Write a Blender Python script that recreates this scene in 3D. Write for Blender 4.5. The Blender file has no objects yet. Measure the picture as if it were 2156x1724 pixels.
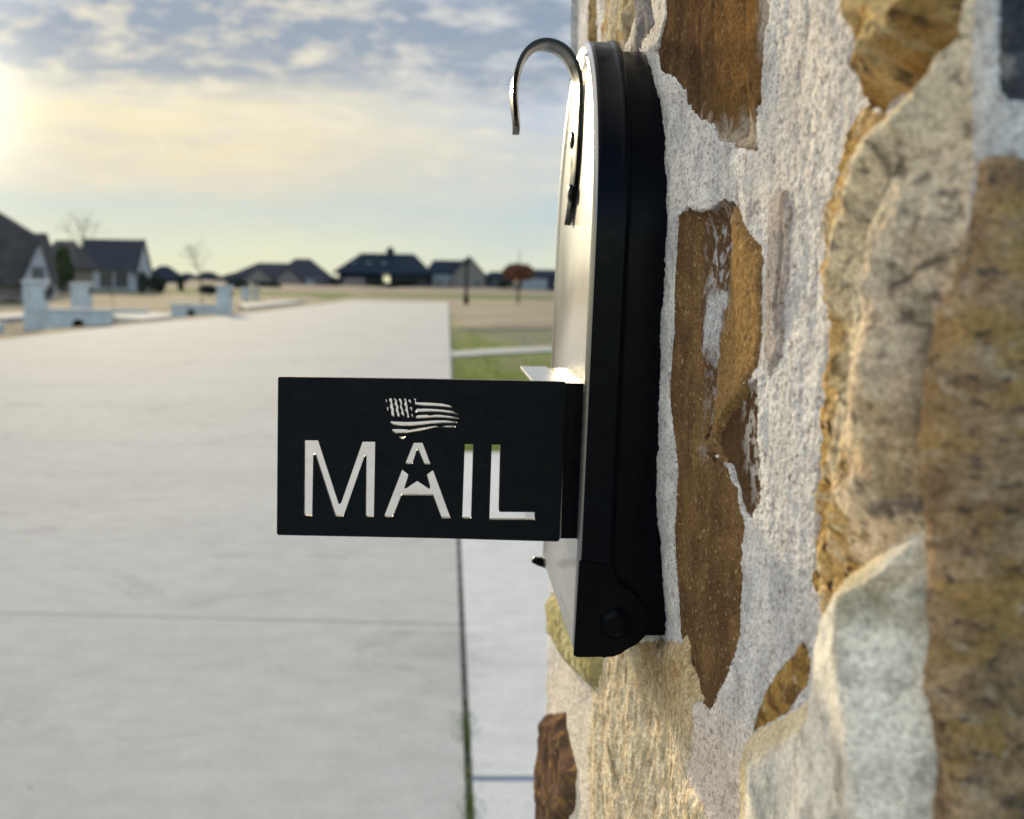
import bpy, bmesh, math, random
import numpy as np
from mathutils import Vector, Matrix
random.seed(7)
R = math.radians
QUALITY = 1.0            # tessellation of the stonework
scene = bpy.context.scene
COL = scene.collection

# ------------------------------------------------------------------ camera
F = 2833.0               # focal length in reference units (picture 2155 wide)
W0, H0 = 2155.0, 1724.0
CAMZ = 1.22
yc = np.array([943.0 - W0 / 2, H0 / 2 - 594.0, -F]); yc /= np.linalg.norm(yc)
rho = R(1.0)
up = np.array([math.sin(rho), math.cos(rho), 0.0])
up[2] = -(up[0] * yc[0] + up[1] * yc[1]) / yc[2]
up /= np.linalg.norm(up)
xc = np.cross(yc, up)
RW = np.stack([xc, yc, up])          # rows: world axes in camera frame; v_world = RW @ v_cam
C0 = np.array([0.0, 0.0, CAMZ])

def ray(u, v):
    d = RW @ np.array([u - W0 / 2, H0 / 2 - v, -F])
    return d
def atY(u, v, Y):
    d = ray(u, v); return C0 + d * (Y / d[1])
def atZ(u, v, Z=0.0):
    d = ray(u, v); return C0 + d * ((Z - CAMZ) / d[2])
def proj(P):
    c = RW.T @ (np.array(P, float) - C0)
    return (W0 / 2 + F * c[0] / -c[2], H0 / 2 - F * c[1] / -c[2])

cd = bpy.data.cameras.new('camera'); cam = bpy.data.objects.new('camera', cd); COL.objects.link(cam)
M = Matrix([list(RW[0]), list(RW[1]), list(RW[2])]).to_4x4()
M.translation = Vector(C0); cam.matrix_world = M
cd.sensor_width = 36.0; cd.sensor_fit = 'HORIZONTAL'; cd.lens = 36.0 * F / W0
cd.clip_start = 0.01; cd.clip_end = 6000
cd.dof.use_dof = True; cd.dof.focus_distance = 0.45; cd.dof.aperture_fstop = cd.lens / 2.3
scene.camera = cam

# ------------------------------------------------------------------ helpers
def tag(o, label=None, cat=None, group=None, kind=None):
    if label: o['label'] = label
    if cat: o['category'] = cat
    if group: o['group'] = group
    if kind: o['kind'] = kind
    return o
def empty(name, loc=(0, 0, 0), rz=0.0):
    o = bpy.data.objects.new(name, None); COL.objects.link(o)
    o.location = loc; o.rotation_euler = (0, 0, rz); o.empty_display_size = 0.1
    return o
def link(name, me, m=None, parent=None):
    o = bpy.data.objects.new(name, me); COL.objects.link(o)
    if m: me.materials.append(m)
    if parent is not None: o.parent = parent
    return o
class MB:
    def __init__(s): s.v = []; s.f = []
    def add(s, vs, fs):
        b = len(s.v); s.v += [tuple(map(float, p)) for p in vs]; s.f += [tuple(i + b for i in f) for f in fs]
    def box(s, x0, x1, y0, y1, z0, z1):
        s.add([(x0,y0,z0),(x1,y0,z0),(x1,y1,z0),(x0,y1,z0),(x0,y0,z1),(x1,y0,z1),(x1,y1,z1),(x0,y1,z1)],
              [(0,3,2,1),(4,5,6,7),(0,1,5,4),(1,2,6,5),(2,3,7,6),(3,0,4,7)])
    def prism(s, pts, d0, d1):       # pts: list of 3d points; extruded by vectors
        n = len(pts); a = [np.array(p, float) + d0 for p in pts]; b = [np.array(p, float) + d1 for p in pts]
        s.add(a + b, [tuple(range(n))[::-1], tuple(range(n, 2*n))] + [(i, (i+1) % n, n + (i+1) % n, n + i) for i in range(n)])
    def tube(s, path, radii, n=8, cap=True):
        rings = []; P = [np.array(p, float) for p in path]
        for i, p in enumerate(P):
            t = P[min(i+1, len(P)-1)] - P[max(i-1, 0)]; t /= (np.linalg.norm(t) + 1e-12)
            a = np.cross(t, [0, 0, 1.0] if abs(t[2]) < .9 else [1.0, 0, 0]); a /= np.linalg.norm(a); b = np.cross(t, a)
            r = radii[i]
            rings += [p + r * (math.cos(2*math.pi*k/n) * a + math.sin(2*math.pi*k/n) * b) for k in range(n)]
        fs = [(i*n+k, i*n+(k+1) % n, (i+1)*n+(k+1) % n, (i+1)*n+k) for i in range(len(P)-1) for k in range(n)]
        if cap: fs += [tuple(range(n))[::-1], tuple(range((len(P)-1)*n, len(P)*n))]
        s.add(rings, fs)
    def build(s, name, m=None, parent=None, smooth=False, bevel=0, fixn=True):
        me = bpy.data.meshes.new(name); me.from_pydata(s.v, [], s.f)
        if fixn:
            bm = bmesh.new(); bm.from_mesh(me); bmesh.ops.recalc_face_normals(bm, faces=bm.faces)
            if bevel:
                bmesh.ops.bevel(bm, geom=list(bm.edges), offset=bevel, segments=2, profile=.6, affect='EDGES', clamp_overlap=True)
            bm.to_mesh(me); bm.free()
        if smooth: me.polygons.foreach_set('use_smooth', [True] * len(me.polygons))
        me.update()
        return link(name, me, m, parent)

def nodes(name):
    m = bpy.data.materials.new(name); m.use_nodes = True
    nt = m.node_tree; b = nt.nodes['Principled BSDF']
    return m, nt, b
def N(nt, t, **kw):
    n = nt.nodes.new(t)
    for k, v in kw.items():
        if k in n.inputs.keys() if hasattr(n.inputs, 'keys') else False: n.inputs[k].default_value = v
        else: setattr(n, k, v)
    return n
def L(nt, a, b): nt.links.new(a, b)
def objco(nt, scale=(1, 1, 1)):
    t = N(nt, 'ShaderNodeNewGeometry'); mp = N(nt, 'ShaderNodeMapping'); mp.inputs['Scale'].default_value = scale
    L(nt, t.outputs['Position'], mp.inputs[0]); return mp.outputs[0]
def noise(nt, vec, scale, detail=4, rough=.55, dist=0):
    n = N(nt, 'ShaderNodeTexNoise'); L(nt, vec, n.inputs['Vector'])
    n.inputs['Scale'].default_value = scale; n.inputs['Detail'].default_value = detail
    n.inputs['Roughness'].default_value = rough; n.inputs['Distortion'].default_value = dist
    return n.outputs['Fac']
def ramp(nt, fac, stops):
    r = N(nt, 'ShaderNodeValToRGB'); L(nt, fac, r.inputs[0]); e = r.color_ramp.elements
    while len(e) < len(stops): e.new(.5)
    for i, (p, c) in enumerate(stops):
        e[i].position = p; e[i].color = (c[0], c[1], c[2], 1) if hasattr(c, '__len__') else (c, c, c, 1)
    return r.outputs[0]
def mixc(nt, fac, a, b, mode='MIX'):
    m = N(nt, 'ShaderNodeMix'); m.data_type = 'RGBA'; m.blend_type = mode
    for sock, v in ((m.inputs[0], fac), (m.inputs[6], a), (m.inputs[7], b)):
        if hasattr(v, 'is_linked') or hasattr(v, 'links'): L(nt, v, sock)
        else: sock.default_value = v if not hasattr(v, '__len__') else (v[0], v[1], v[2], 1)
    return m.outputs[2]
def math_(nt, op, a, b=None, c=None, clamp=False):
    m = N(nt, 'ShaderNodeMath'); m.operation = op; m.use_clamp = clamp
    for i, v in enumerate((a, b, c)):
        if v is None: continue
        if hasattr(v, 'links'): L(nt, v, m.inputs[i])
        else: m.inputs[i].default_value = v
    return m.outputs[0]
def bump(nt, b, h, strength=.5, dist=.001):
    bp = N(nt, 'ShaderNodeBump'); bp.inputs['Strength'].default_value = strength; bp.inputs['Distance'].default_value = dist
    L(nt, h, bp.inputs['Height']); L(nt, bp.outputs[0], b.inputs['Normal'])
def simple(name, col, rough=.8, var=.25, scale=3.0, bumpd=0, spec=.08, metal=0):
    m, nt, b = nodes(name); v = objco(nt)
    f = noise(nt, v, scale, 5)
    lo = [c * (1 - var) for c in col]; hi = [min(1, c * (1 + var)) for c in col]
    L(nt, ramp(nt, f, [(.3, lo), (.7, hi)]), b.inputs['Base Color'])
    b.inputs['Roughness'].default_value = rough; b.inputs['Specular IOR Level'].default_value = spec; b.inputs['Metallic'].default_value = metal
    if bumpd: bump(nt, b, noise(nt, v, scale * 3, 4), .6, bumpd)
    return m

# ------------------------------------------------------------------ render / light
scene.render.engine = 'CYCLES'
scene.view_settings.view_transform = 'Standard'; scene.view_settings.look = 'None'
scene.view_settings.gamma = 1; scene.view_settings.exposure = 0.32
scene.cycles.use_denoising = True
try:
    scene.cycles.denoiser = 'OPENIMAGEDENOISE'; scene.cycles.denoising_prefilter = 'ACCURATE'
except Exception: pass
scene.cycles.max_bounces = 8; scene.cycles.sample_clamp_indirect = 8

SAZ, SEL = R(-14.2), R(9.5)           # sun: left of the street, low
sdir = Vector((math.sin(SAZ) * math.cos(SEL), math.cos(SAZ) * math.cos(SEL), math.sin(SEL)))
ld = bpy.data.lights.new('sun', 'SUN'); ld.energy = 5.0; ld.angle = R(2.0); ld.color = (1.0, .82, .52)
sun = bpy.data.objects.new('sun', ld); COL.objects.link(sun)
sun.rotation_euler = sdir.to_track_quat('Z', 'Y').to_euler(); sun.location = (-20, 50, 12)

wd = bpy.data.worlds.new('World'); scene.world = wd; wd.use_nodes = True
nt = wd.node_tree; bg = nt.nodes['Background']
sky = N(nt, 'ShaderNodeTexSky'); sky.sky_type = 'NISHITA'; sky.sun_disc = False
sky.sun_elevation = SEL; sky.sun_rotation = SAZ
tc = N(nt, 'ShaderNodeTexCoord'); sp = N(nt, 'ShaderNodeSeparateXYZ'); L(nt, tc.outputs['Generated'], sp.inputs[0])
az = math_(nt, 'ARCTAN2', sp.outputs[0], sp.outputs[1]); el = math_(nt, 'ARCSINE', sp.outputs[2])
def lin(c): return tuple(((x / 255 + .055) / 1.055) ** 2.4 if x > 10 else x / 255 / 12.92 for x in c)
def K(c, k=.80): return tuple(x * 10 * k for x in lin(c))     # background strength is 0.1
STR = 0.1
eln = math_(nt, 'DIVIDE', el, .40)
# slow warp so that the bands are not ruler straight
cmb = N(nt, 'ShaderNodeCombineXYZ'); L(nt, az, cmb.inputs[0]); L(nt, el, cmb.inputs[1])
def skynoise(sx, sy, detail, rough=.55, dist=0, off=0, tilt=0.0):
    mp = N(nt, 'ShaderNodeMapping'); mp.inputs['Scale'].default_value = (sx, sy, 1); mp.inputs['Location'].default_value = (off, off * .7, off)
    mp.inputs['Rotation'].default_value = (0, 0, tilt)
    L(nt, cmb.outputs[0], mp.inputs[0]); return noise(nt, mp.outputs[0], 1.0, detail, rough, dist)
warp = math_(nt, 'MULTIPLY', math_(nt, 'SUBTRACT', skynoise(5, 16, 3, off=3), .5), .09)
elw = math_(nt, 'ADD', eln, warp)
base = ramp(nt, elw, [(0.0, K((226, 229, 198))), (.06, K((224, 229, 202))), (.13, K((206, 215, 206))), (.17, K((226, 219, 198))),
                      (.225, K((238, 225, 190))), (.30, K((243, 232, 198))), (.37, K((228, 224, 206))), (.45, K((190, 200, 213))), (.60, K((205, 208, 214))), (1.0, K((225, 226, 228)))])
# cooler towards the right of the picture
cool = ramp(nt, elw, [(0.0, K((214, 224, 206))), (.12, K((190, 208, 212))), (.22, K((196, 208, 216))), (.32, K((176, 196, 222))), (.45, K((160, 184, 218))), (.55, K((205, 212, 226))), (1.0, K((222, 226, 232)))])
cf = math_(nt, 'MULTIPLY', math_(nt, 'ADD', az, .13), 5.0, clamp=True)
cfn = math_(nt, 'MULTIPLY', cf, math_(nt, 'ADD', skynoise(18, 40, 4, off=11), .28, clamp=True), clamp=True)
base = mixc(nt, cfn, base, cool)
# grey-blue cloud bodies
body = skynoise(5, 22, 6, .62, .15, 24, .05)
win = ramp(nt, elw, [(0.0, 0), (.31, 0), (.37, .9), (.52, 1.0), (.62, .7), (1.0, .45)])
bodym = ramp(nt, body, [(.30, 0), (.45, 1)])
bm_ = math_(nt, 'MULTIPLY', bodym, win)
bodycol = mixc(nt, skynoise(20, 50, 4, off=31), K((124, 147, 176)), K((158, 168, 180)))
base = mixc(nt, math_(nt, 'MULTIPLY', bm_, .92), base, bodycol)
# bright mackerel puffs
puff = skynoise(24, 62, 5, .6, .12, 41, .08)
pm = ramp(nt, puff, [(.46, 0), (.68, 1)])
pwin = ramp(nt, elw, [(0.0, .0), (.20, .1), (.28, .6), (.36, 1.0), (.62, .9), (1.0, .6)])
pcol = mixc(nt, cf, K((246, 236, 210)), K((218, 222, 224)))
base = mixc(nt, math_(nt, 'MULTIPLY', math_(nt, 'MULTIPLY', pm, pwin), .85), base, pcol)
wis = ramp(nt, skynoise(7, 52, 6, .62, .3, 61, .05), [(.42, 0), (.66, 1)])
wwin = ramp(nt, elw, [(0.0, 0), (.12, .15), (.20, .5), (.30, .65), (.42, .1), (1.0, 0)])
base = mixc(nt, math_(nt, 'MULTIPLY', math_(nt, 'MULTIPLY', wis, wwin), .75), base, K((190, 200, 210)))
fl = ramp(nt, skynoise(20, 70, 5, .6, .2, 71, .1), [(.50, 0), (.68, 1)])
base = mixc(nt, math_(nt, 'MULTIPLY', math_(nt, 'MULTIPLY', fl, wwin), .7), base, K((250, 240, 212)))
# glow round the sun
dotn = N(nt, 'ShaderNodeVectorMath'); dotn.operation = 'DOT_PRODUCT'
L(nt, tc.outputs['Generated'], dotn.inputs[0])
gd = Vector((math.sin(R(-20.3)) * math.cos(R(6.6)), math.cos(R(-20.3)) * math.cos(R(6.6)), math.sin(R(6.6))))
dotn.inputs[1].default_value = gd
g1 = math_(nt, 'POWER', math_(nt, 'MAXIMUM', dotn.outputs['Value'], 0.0), 900)
g2 = math_(nt, 'POWER', math_(nt, 'MAXIMUM', dotn.outputs['Value'], 0.0), 60)
gl = mixc(nt, 1.0, mixc(nt, g1, (0, 0, 0), (7.0, 6.6, 5.2)), mixc(nt, g2, (0, 0, 0), (.75, .66, .45)), 'ADD')
base = mixc(nt, 1.0, base, gl, 'ADD')
# how much thin cloud covers the sky: all of the sunset side, little behind the viewer
front = ramp(nt, math_(nt, 'MULTIPLY_ADD', dotn.outputs['Value'], .5, .5), [(.30, .0), (.62, .95), (1.0, 1.0)])
lift = ramp(nt, eln, [(0, 1.0), (.58, 1.0), (.95, 1.75)])  # zenith brightened above the frame as added fill light
side = ramp(nt, math_(nt, 'ADD', math_(nt, 'MULTIPLY', az, -.5), 0.0), [(.22, (1, 1, 1)), (.50, (1.75, 1.6, 1.4))])  # left sky out of frame brightened and warmed, added fill for the wall
base = mixc(nt, 1.0, base, lift, 'MULTIPLY'); base = mixc(nt, 1.0, base, side, 'MULTIPLY')
final = mixc(nt, front, mixc(nt, 1.0, sky.outputs[0], (2.7, 2.8, 2.9), 'MULTIPLY'), base)  # sky behind the camera boosted to fill the near face
L(nt, final, bg.inputs[0]); bg.inputs[1].default_value = STR

# ------------------------------------------------------------------ stone pillar
def smooth(x): x = np.clip(x, 0, 1); return x * x * (3 - 2 * x)
_rng = np.random.RandomState(3)
_perm = _rng.permutation(1024); _gr = _rng.uniform(0, 2 * np.pi, 1024); _gx = np.cos(_gr); _gy = np.sin(_gr)
def perlin(x, y):
    xi = np.floor(x).astype(np.int64); yi = np.floor(y).astype(np.int64); xf = x - xi; yf = y - yi
    u = xf**3 * (xf * (xf * 6 - 15) + 10); v = yf**3 * (yf * (yf * 6 - 15) + 10)
    def g(ix, iy, dx, dy):
        h = _perm[(_perm[ix & 1023] + iy) & 1023]; return _gx[h] * dx + _gy[h] * dy
    a = g(xi, yi, xf, yf); b = g(xi + 1, yi, xf - 1, yf); c = g(xi, yi + 1, xf, yf - 1); d = g(xi + 1, yi + 1, xf - 1, yf - 1)
    return ((a + u * (b - a)) * (1 - v) + (c + u * (d - c)) * v) * 1.5
def fbm(s, z, size, octv=4, gain=.5, off=0.0, ax=1.0):
    o = 0; a = 1.0; t = 0
    for i in range(octv):
        k = (2.03 ** i) / size
        o = o + a * perlin(s * k / ax + off + 17.3 * i, z * k + off * 1.7 + 9.1 * i); t += a; a *= gain
    return o / t
def ridged(s, z, size, octv=3, off=0.0, ax=1.0):
    o = 0; a = 1.0; t = 0
    for i in range(octv):
        k = (2.03 ** i) / size
        o = o + a * (1 - 2 * np.abs(perlin(s * k / ax + off + 7.3 * i, z * k + off * 1.3 + 5.1 * i))); t += a; a *= .5
    return o / t

def facets(s, z, size, amp, ang=0.0, ax=1.0, off=0, k=.9, g=1.0):
    """chiselled planes: the highest of several randomly tilted planes; also a random tone per plane"""
    ca, sa = math.cos(ang), math.sin(ang); x = (s * ca + z * sa) / (size * ax) + off * 3.7; y = (-s * sa + z * ca) / size + off * 1.9
    xi = np.floor(x).astype(np.int64); yi = np.floor(y).astype(np.int64); best = np.full(x.shape, -1e9); sec = np.full(x.shape, -1e9); tone = np.zeros(x.shape)
    for dx in (-1, 0, 1):
        for dy in (-1, 0, 1):
            ix, iy = xi + dx, yi + dy; h = _perm[(_perm[ix & 1023] + iy) & 1023]; h2 = _perm[(h * 7 + 13) & 1023]; h3 = _perm[(h * 3 + 401) & 1023]
            px = x - ix - .15 - .7 * h / 1023.; py = y - iy - .15 - .7 * h2 / 1023.
            v = .5 * h3 / 1023. + g * (_gx[h3] * px + _gy[h3] * py) - k * (px * px + py * py)
            w = v > best; sec = np.where(w, best, np.maximum(sec, v)); best = np.where(w, v, best); tone = np.where(w, h2 / 1023., tone)
    return best * amp, tone, best - sec
TH = R(1.5); O = np.array([.0857, .215]); e1 = np.array([-math.sin(TH), math.cos(TH)]); e2 = np.array([math.cos(TH), math.sin(TH)])
LS = .655; RAD = .006; q = RAD * math.pi / 4; DX = .2146 * RAD
def frame(s):                       # pillar perimeter -> base point and outward normal
    s = np.asarray(s, float); P = np.zeros((len(s), 2)); Nn = np.zeros((len(s), 2))
    n1 = -e2; n2 = -e1; n3 = e1
    cA = O + e1 * RAD + e2 * RAD; far = O + e1 * (LS + 2 * DX); cB = far - e1 * RAD + e2 * RAD
    for i, t in enumerate(s):
        if t < -q: P[i] = O + e2 * (-t + DX); Nn[i] = n2
        elif t < q:
            a = (t + q) / (2 * q) * math.pi / 2; nn = n2 * math.cos(a) + n1 * math.sin(a); P[i] = cA + nn * RAD; Nn[i] = nn
        elif t < LS - q: P[i] = O + e1 * (t + DX); Nn[i] = n1
        elif t < LS + q:
            a = (t - LS + q) / (2 * q) * math.pi / 2; nn = n1 * math.cos(a) + n3 * math.sin(a); P[i] = cB + nn * RAD; Nn[i] = nn
        else: P[i] = far + e2 * (t - LS + DX); Nn[i] = n3
    return P, Nn
def sz(u, v, h=0.0, face=0):        # reference point -> surface coordinates on the pillar
    if callable(h):
        t = 0.0
        for _ in range(12): t = .5 * t + .5 * h(sz(u, v, t, face)[0])
        return sz(u, v, t, face)
    d = ray(u, v)
    def hit(n, p0):
        p0 = p0 + n * h; t = (p0[0] * n[0] + p0[1] * n[1]) / (d[0] * n[0] + d[1] * n[1]); return C0 + d * t
    P = hit(-e2, O); s = (P[:2] - O) @ e1 - DX
    if face == 2 or (face == 0 and s < 0):
        P = hit(-e1, O); s = -((P[:2] - O) @ e2 - DX)
    return (s, P[2])
def szp(pts, h=0.0, face=0): return [sz(u, v, h, face) for u, v in pts]
def sdf(S, Z, poly, asp=1.0):       # positive inside
    p = np.array(poly, float); n = len(p); D = np.full(S.shape, 1e9); ins = np.zeros(S.shape, bool)
    for i in range(n):
        x0, y0 = p[i]; x1, y1 = p[(i + 1) % n]
        ex, ey = (x1 - x0), (y1 - y0); px, py = S - x0, Z - y0
        t = np.clip((px * ex / asp**2 + py * ey) / (ex * ex / asp**2 + ey * ey + 1e-18), 0, 1)
        D = np.minimum(D, ((px - t * ex) / asp)**2 + (py - t * ey)**2)
        c = ((y0 > Z) != (y1 > Z)) & (S < (x1 - x0) * (Z - y0) / (y1 - y0 + 1e-18) + x0); ins ^= c
    D = np.sqrt(D); return np.where(ins, D, -D)
def linedist(S, Z, pts):
    D = np.full(S.shape, 1e9)
    for (x0, y0), (x1, y1) in zip(pts[:-1], pts[1:]):
        ex, ey = x1 - x0, y1 - y0; px, py = S - x0, Z - y0
        t = np.clip((px * ex + py * ey) / (ex * ex + ey * ey + 1e-18), 0, 1)
        D = np.minimum(D, (px - t * ex)**2 + (py - t * ey)**2)
    return np.sqrt(D)

# tessellation: columns round the pillar, rows fan out with distance
def cols():
    out = []; s = -.034
    out += list(np.linspace(-.56, -.036, int(50 * QUALITY)))
    while s < LS + .02:
        out.append(s)
        if s < -q: s += .00022 / QUALITY
        else:
            D = .215 + max(s, 0); s += min(.0018, max(.00028, 1.15 * D * D / (F * .08))) / QUALITY
    out += list(np.linspace(LS + .024, LS + .56, int(30 * QUALITY)))
    return np.array(out)
sc_ = cols(); PB, NB = frame(sc_)
nf = int(840 * QUALITY); tt = np.linspace(-.425, .235, nf)
Yc = np.clip(PB[:, 1], .2, .95)
zlo = CAMZ + tt[0] * Yc; zhi = CAMZ + tt[-1] * Yc; ZB, ZT = -.05, 1.62
kb = np.linspace(0, 1, 110)[:-1]; kt = np.linspace(0, 1, 60)[1:]
rows = [ZB + (zlo - ZB) * (1 - (1 - k) ** 1.6) for k in kb] + [CAMZ + t * Yc for t in tt] + [zhi + (ZT - zhi) * k ** 1.6 for k in kt]
Zg = np.array(rows); nr, nc = Zg.shape; Sg = np.broadcast_to(sc_, Zg.shape).copy()
print('pillar grid', nr, nc)

# base relief shared by everything
und = fbm(Sg, Zg, .06, 3, off=5) * .0016
und = und - .0060 * np.exp(-((Sg - .275) / .04) ** 2) * smooth((1.15 - Zg) / .08) - .010 * smooth((Sg - .465) / .10) * smooth((Zg - 1.22) / .09)
mort = fbm(Sg, Zg, .012, 3, .5, off=31) * .0009 + fbm(Sg, Zg, .0018, 3, .6, off=71) * .00046 + fbm(Sg, Zg * .2, .005, 3, .5, off=73) * .00055
pit = np.clip(ridged(Sg, Zg, .006, 2, off=91) - .55, 0, 1) * -.0012 * smooth(fbm(Sg, Zg, .02, 2, off=12) * 2 + .3)
Hm = und + mort + pit

STONES = []      # (label or None, polygon(s,z), height, edge width, noise fn, colour fn, raggedness)
C_ = lambda *a: np.array(a)
def mixv(a, b, f):
    f = np.asarray(f)[..., None]; return a * (1 - f) + b * f
def zone(S, Z, pts, soft, h=0.0, rag=0.0, face=0):
    d = sdf(S, Z, szp(pts, h, face))
    if rag: d = d + fbm(S, Z, .006, 3, off=len(pts) * 3.1) * rag
    return smooth(d / soft * .5 + .5)
def line(S, Z, pts, wdt, h=0.0, face=0):
    d = linedist(S, Z, szp(pts, h, face)); return np.exp(-(d / wdt) ** 2)
def spots(S, Z, size, lo, hi, off, ax=1.0, octv=3): return smooth((fbm(S, Z, size, octv, .55, off, ax) - lo) / (hi - lo))

# --- brown stone above the box
def s1h(S, Z):
    h = facets(S, Z, .024, .0028, R(75), 2.5, 35)[0] - .0014 + fbm(S, Z, .02, 3, off=2, ax=1.2) * .0010 + fbm(S, Z, .004, 3, .6, off=8) * .00035
    h += line(S, Z, [(1545,215),(1555,270)], .004) * -.002 + line(S, Z, [(1570,120),(1590,240)], .006) * .0012
    return h
def s1c(S, Z):
    c = mixv(C_(.075, .044, .026), C_(.125, .072, .038), smooth(fbm(S, Z, .02, 3, off=4) * 1.5 + .5))
    c = mixv(c, C_(.22, .12, .042), zone(S, Z, [(1500,-60),(1600,-60),(1600,140),(1590,300),(1510,300),(1500,200)], .02, rag=.008) * .75)  # sunlit near half of the stone painted as a golden zone
    c = mixv(c, C_(.34, .32, .29), zone(S, Z, [(1598,-60),(1640,-60),(1640,20),(1612,150),(1590,110),(1592,20)], .004, rag=.004) * .9)
    c = mixv(c, C_(.42, .37, .31), zone(S, Z, [(1470,255),(1545,262),(1590,245),(1605,330),(1470,330)], .004, rag=.008) * .75)
    c = mixv(c, C_(.28, .19, .10), spots(S, Z, .003, .28, .42, 55) * .6)
    return mixv(c, C_(.05, .032, .022), spots(S, Z, .006, .22, .45, 66) * .5)
S1 = [(1400,-70),(1400,40),(1384,112),(1392,150),(1418,165),(1440,190),(1444,225),(1470,250),(1500,262),(1512,300),(1560,305),(1592,312),(1600,290),(1600,230),(1610,160),(1618,60),(1626,-70)]
STONES.append(('brown sandstone set above the box, sunlight painted gold on its near side', szp(S1, -.0005), -.0006, .004, s1h, s1c, .0022))

# --- long brown stone beside the box
plate = [(1550,418),(1575,450),(1592,490),(1612,540),(1608,700),(1598,790),(1570,840),(1530,900),(1502,940),(1468,952),(1500,880),(1505,800),(1515,700),(1528,600),(1545,500)]
valley = [(1478,500),(1500,450),(1545,425),(1545,520),(1530,600),(1512,720),(1505,820),(1488,900),(1478,940),(1482,800),(1490,700),(1470,600)]
def s2h(S, Z):
    h = facets(S, Z, .030, .0034, R(78), 2.2, 45)[0] - .0014 + fbm(S, Z, .03, 3, off=22) * .0008 + fbm(S, Z, .0035, 3, .6, off=28) * .00055
    h += zone(S, Z, plate, .0022, rag=.001) * .0020
    h += zone(S, Z, valley, .006) * -.0022
    return h
def s2c(S, Z):
    tn = facets(S, Z, .030, .0034, R(78), 2.2, 45)[1]
    c = mixv(C_(.13, .077, .040), C_(.21, .125, .058), smooth(fbm(S, Z, .018, 4, off=24) * 1.4 + .25 + .5 * tn))
    c = mixv(c, C_(.34, .21, .085), zone(S, Z, plate, .012, rag=.006) * .8)
    c = mixv(c, C_(.12, .075, .045), zone(S, Z, valley, .008, rag=.005) * .75)
    c = mixv(c, C_(.50, .50, .52), zone(S, Z, valley, .01) * spots(S, Z, .006, .02, .2, 77, .8) * .8)
    c = mixv(c, C_(.52, .52, .54), zone(S, Z, [(1475,610),(1512,620),(1500,700),(1498,745),(1475,745)], .003, rag=.006) * .9)
    c = mixv(c, C_(.66, .48, .24), spots(S, Z, .0022, .32, .46, 57) * .5)
    return mixv(c, C_(.055, .035, .024), spots(S, Z, .0035, .26, .4, 67, .6) * .5)
S2 = [(1424,450),(1450,436),(1480,442),(1500,436),(1522,418),(1550,424),(1562,450),(1575,466),(1590,494),(1606,520),(1614,545),(1610,700),(1596,770),(1560,830),(1532,862),(1512,898),(1500,940),(1530,980),(1552,1030),(1566,1100),(1560,1250),(1566,1330),(1550,1380),(1530,1425),(1510,1470),(1498,1500),(1478,1475),(1445,1430),(1424,1330),(1418,1200),(1424,1000),(1412,850),(1418,700),(1420,560)]
STONES.append(('long brown sandstone beside the box with a golden raised plate', szp(S2, -.0005), -.0004, .003, s2h, s2c, .0018))

# --- dark flecked patch right of the plate
def s3h(S, Z): return fbm(S, Z, .012, 3, off=42) * .0008 + fbm(S, Z, .002, 2, off=43) * .0003 - .001
def s3c(S, Z):
    c = mixv(C_(.085, .05, .028), C_(.12, .07, .036), smooth(fbm(S, Z, .008, 3, off=44) + .5))
    f = zone(S, Z, [(1555,800),(1620,800),(1620,1080),(1568,1080),(1552,960)], .006)
    return mixv(c, C_(.46, .43, .40), f * spots(S, Z, .0055, -.02, .06, 45, .9, 4) * .95)
S3 = [(1572,800),(1604,800),(1606,900),(1602,960),(1604,1060),(1585,1110),(1562,1060),(1546,985),(1510,965),(1468,950),(1500,890),(1526,845)]
STONES.append(('dark brown stone patch flecked with pale mortar', szp(S3, -.001), -.0006, .003, s3h, s3c, .0025))

# --- strip flush in the mortar, its grey shade put into the colour
def s4h(S, Z): return fbm(S, Z, .02, 2, off=51) * .0006 + fbm(S, Z, .002, 2, off=53) * .00018 + line(S, Z, [(1652,500),(1648,560),(1640,640),(1642,700)], .0012) * -.0014
def s4c(S, Z):
    c = mixv(C_(.40, .36, .34), C_(.50, .44, .40), smooth(fbm(S, Z, .01, 3, off=54, ax=3) + .5))
    c = mixv(c, C_(.20, .13, .10), line(S, Z, [(1658,405),(1655,470),(1648,560),(1640,640),(1642,690)], .0016) * .7)
    return mixv(c, C_(.18, .12, .10), spots(S, Z, .004, .2, .34, 58, .7) * .7)
S4 = [(1628,420),(1640,400),(1662,405),(1668,450),(1660,560),(1650,640),(1645,740),(1620,790),(1612,740),(1618,640),(1622,540)]
STONES.append(('smooth strip flush in the mortar, grey shade put into its colour', szp(S4, 0), .0006, .002, s4h, s4c, .0006))

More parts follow.
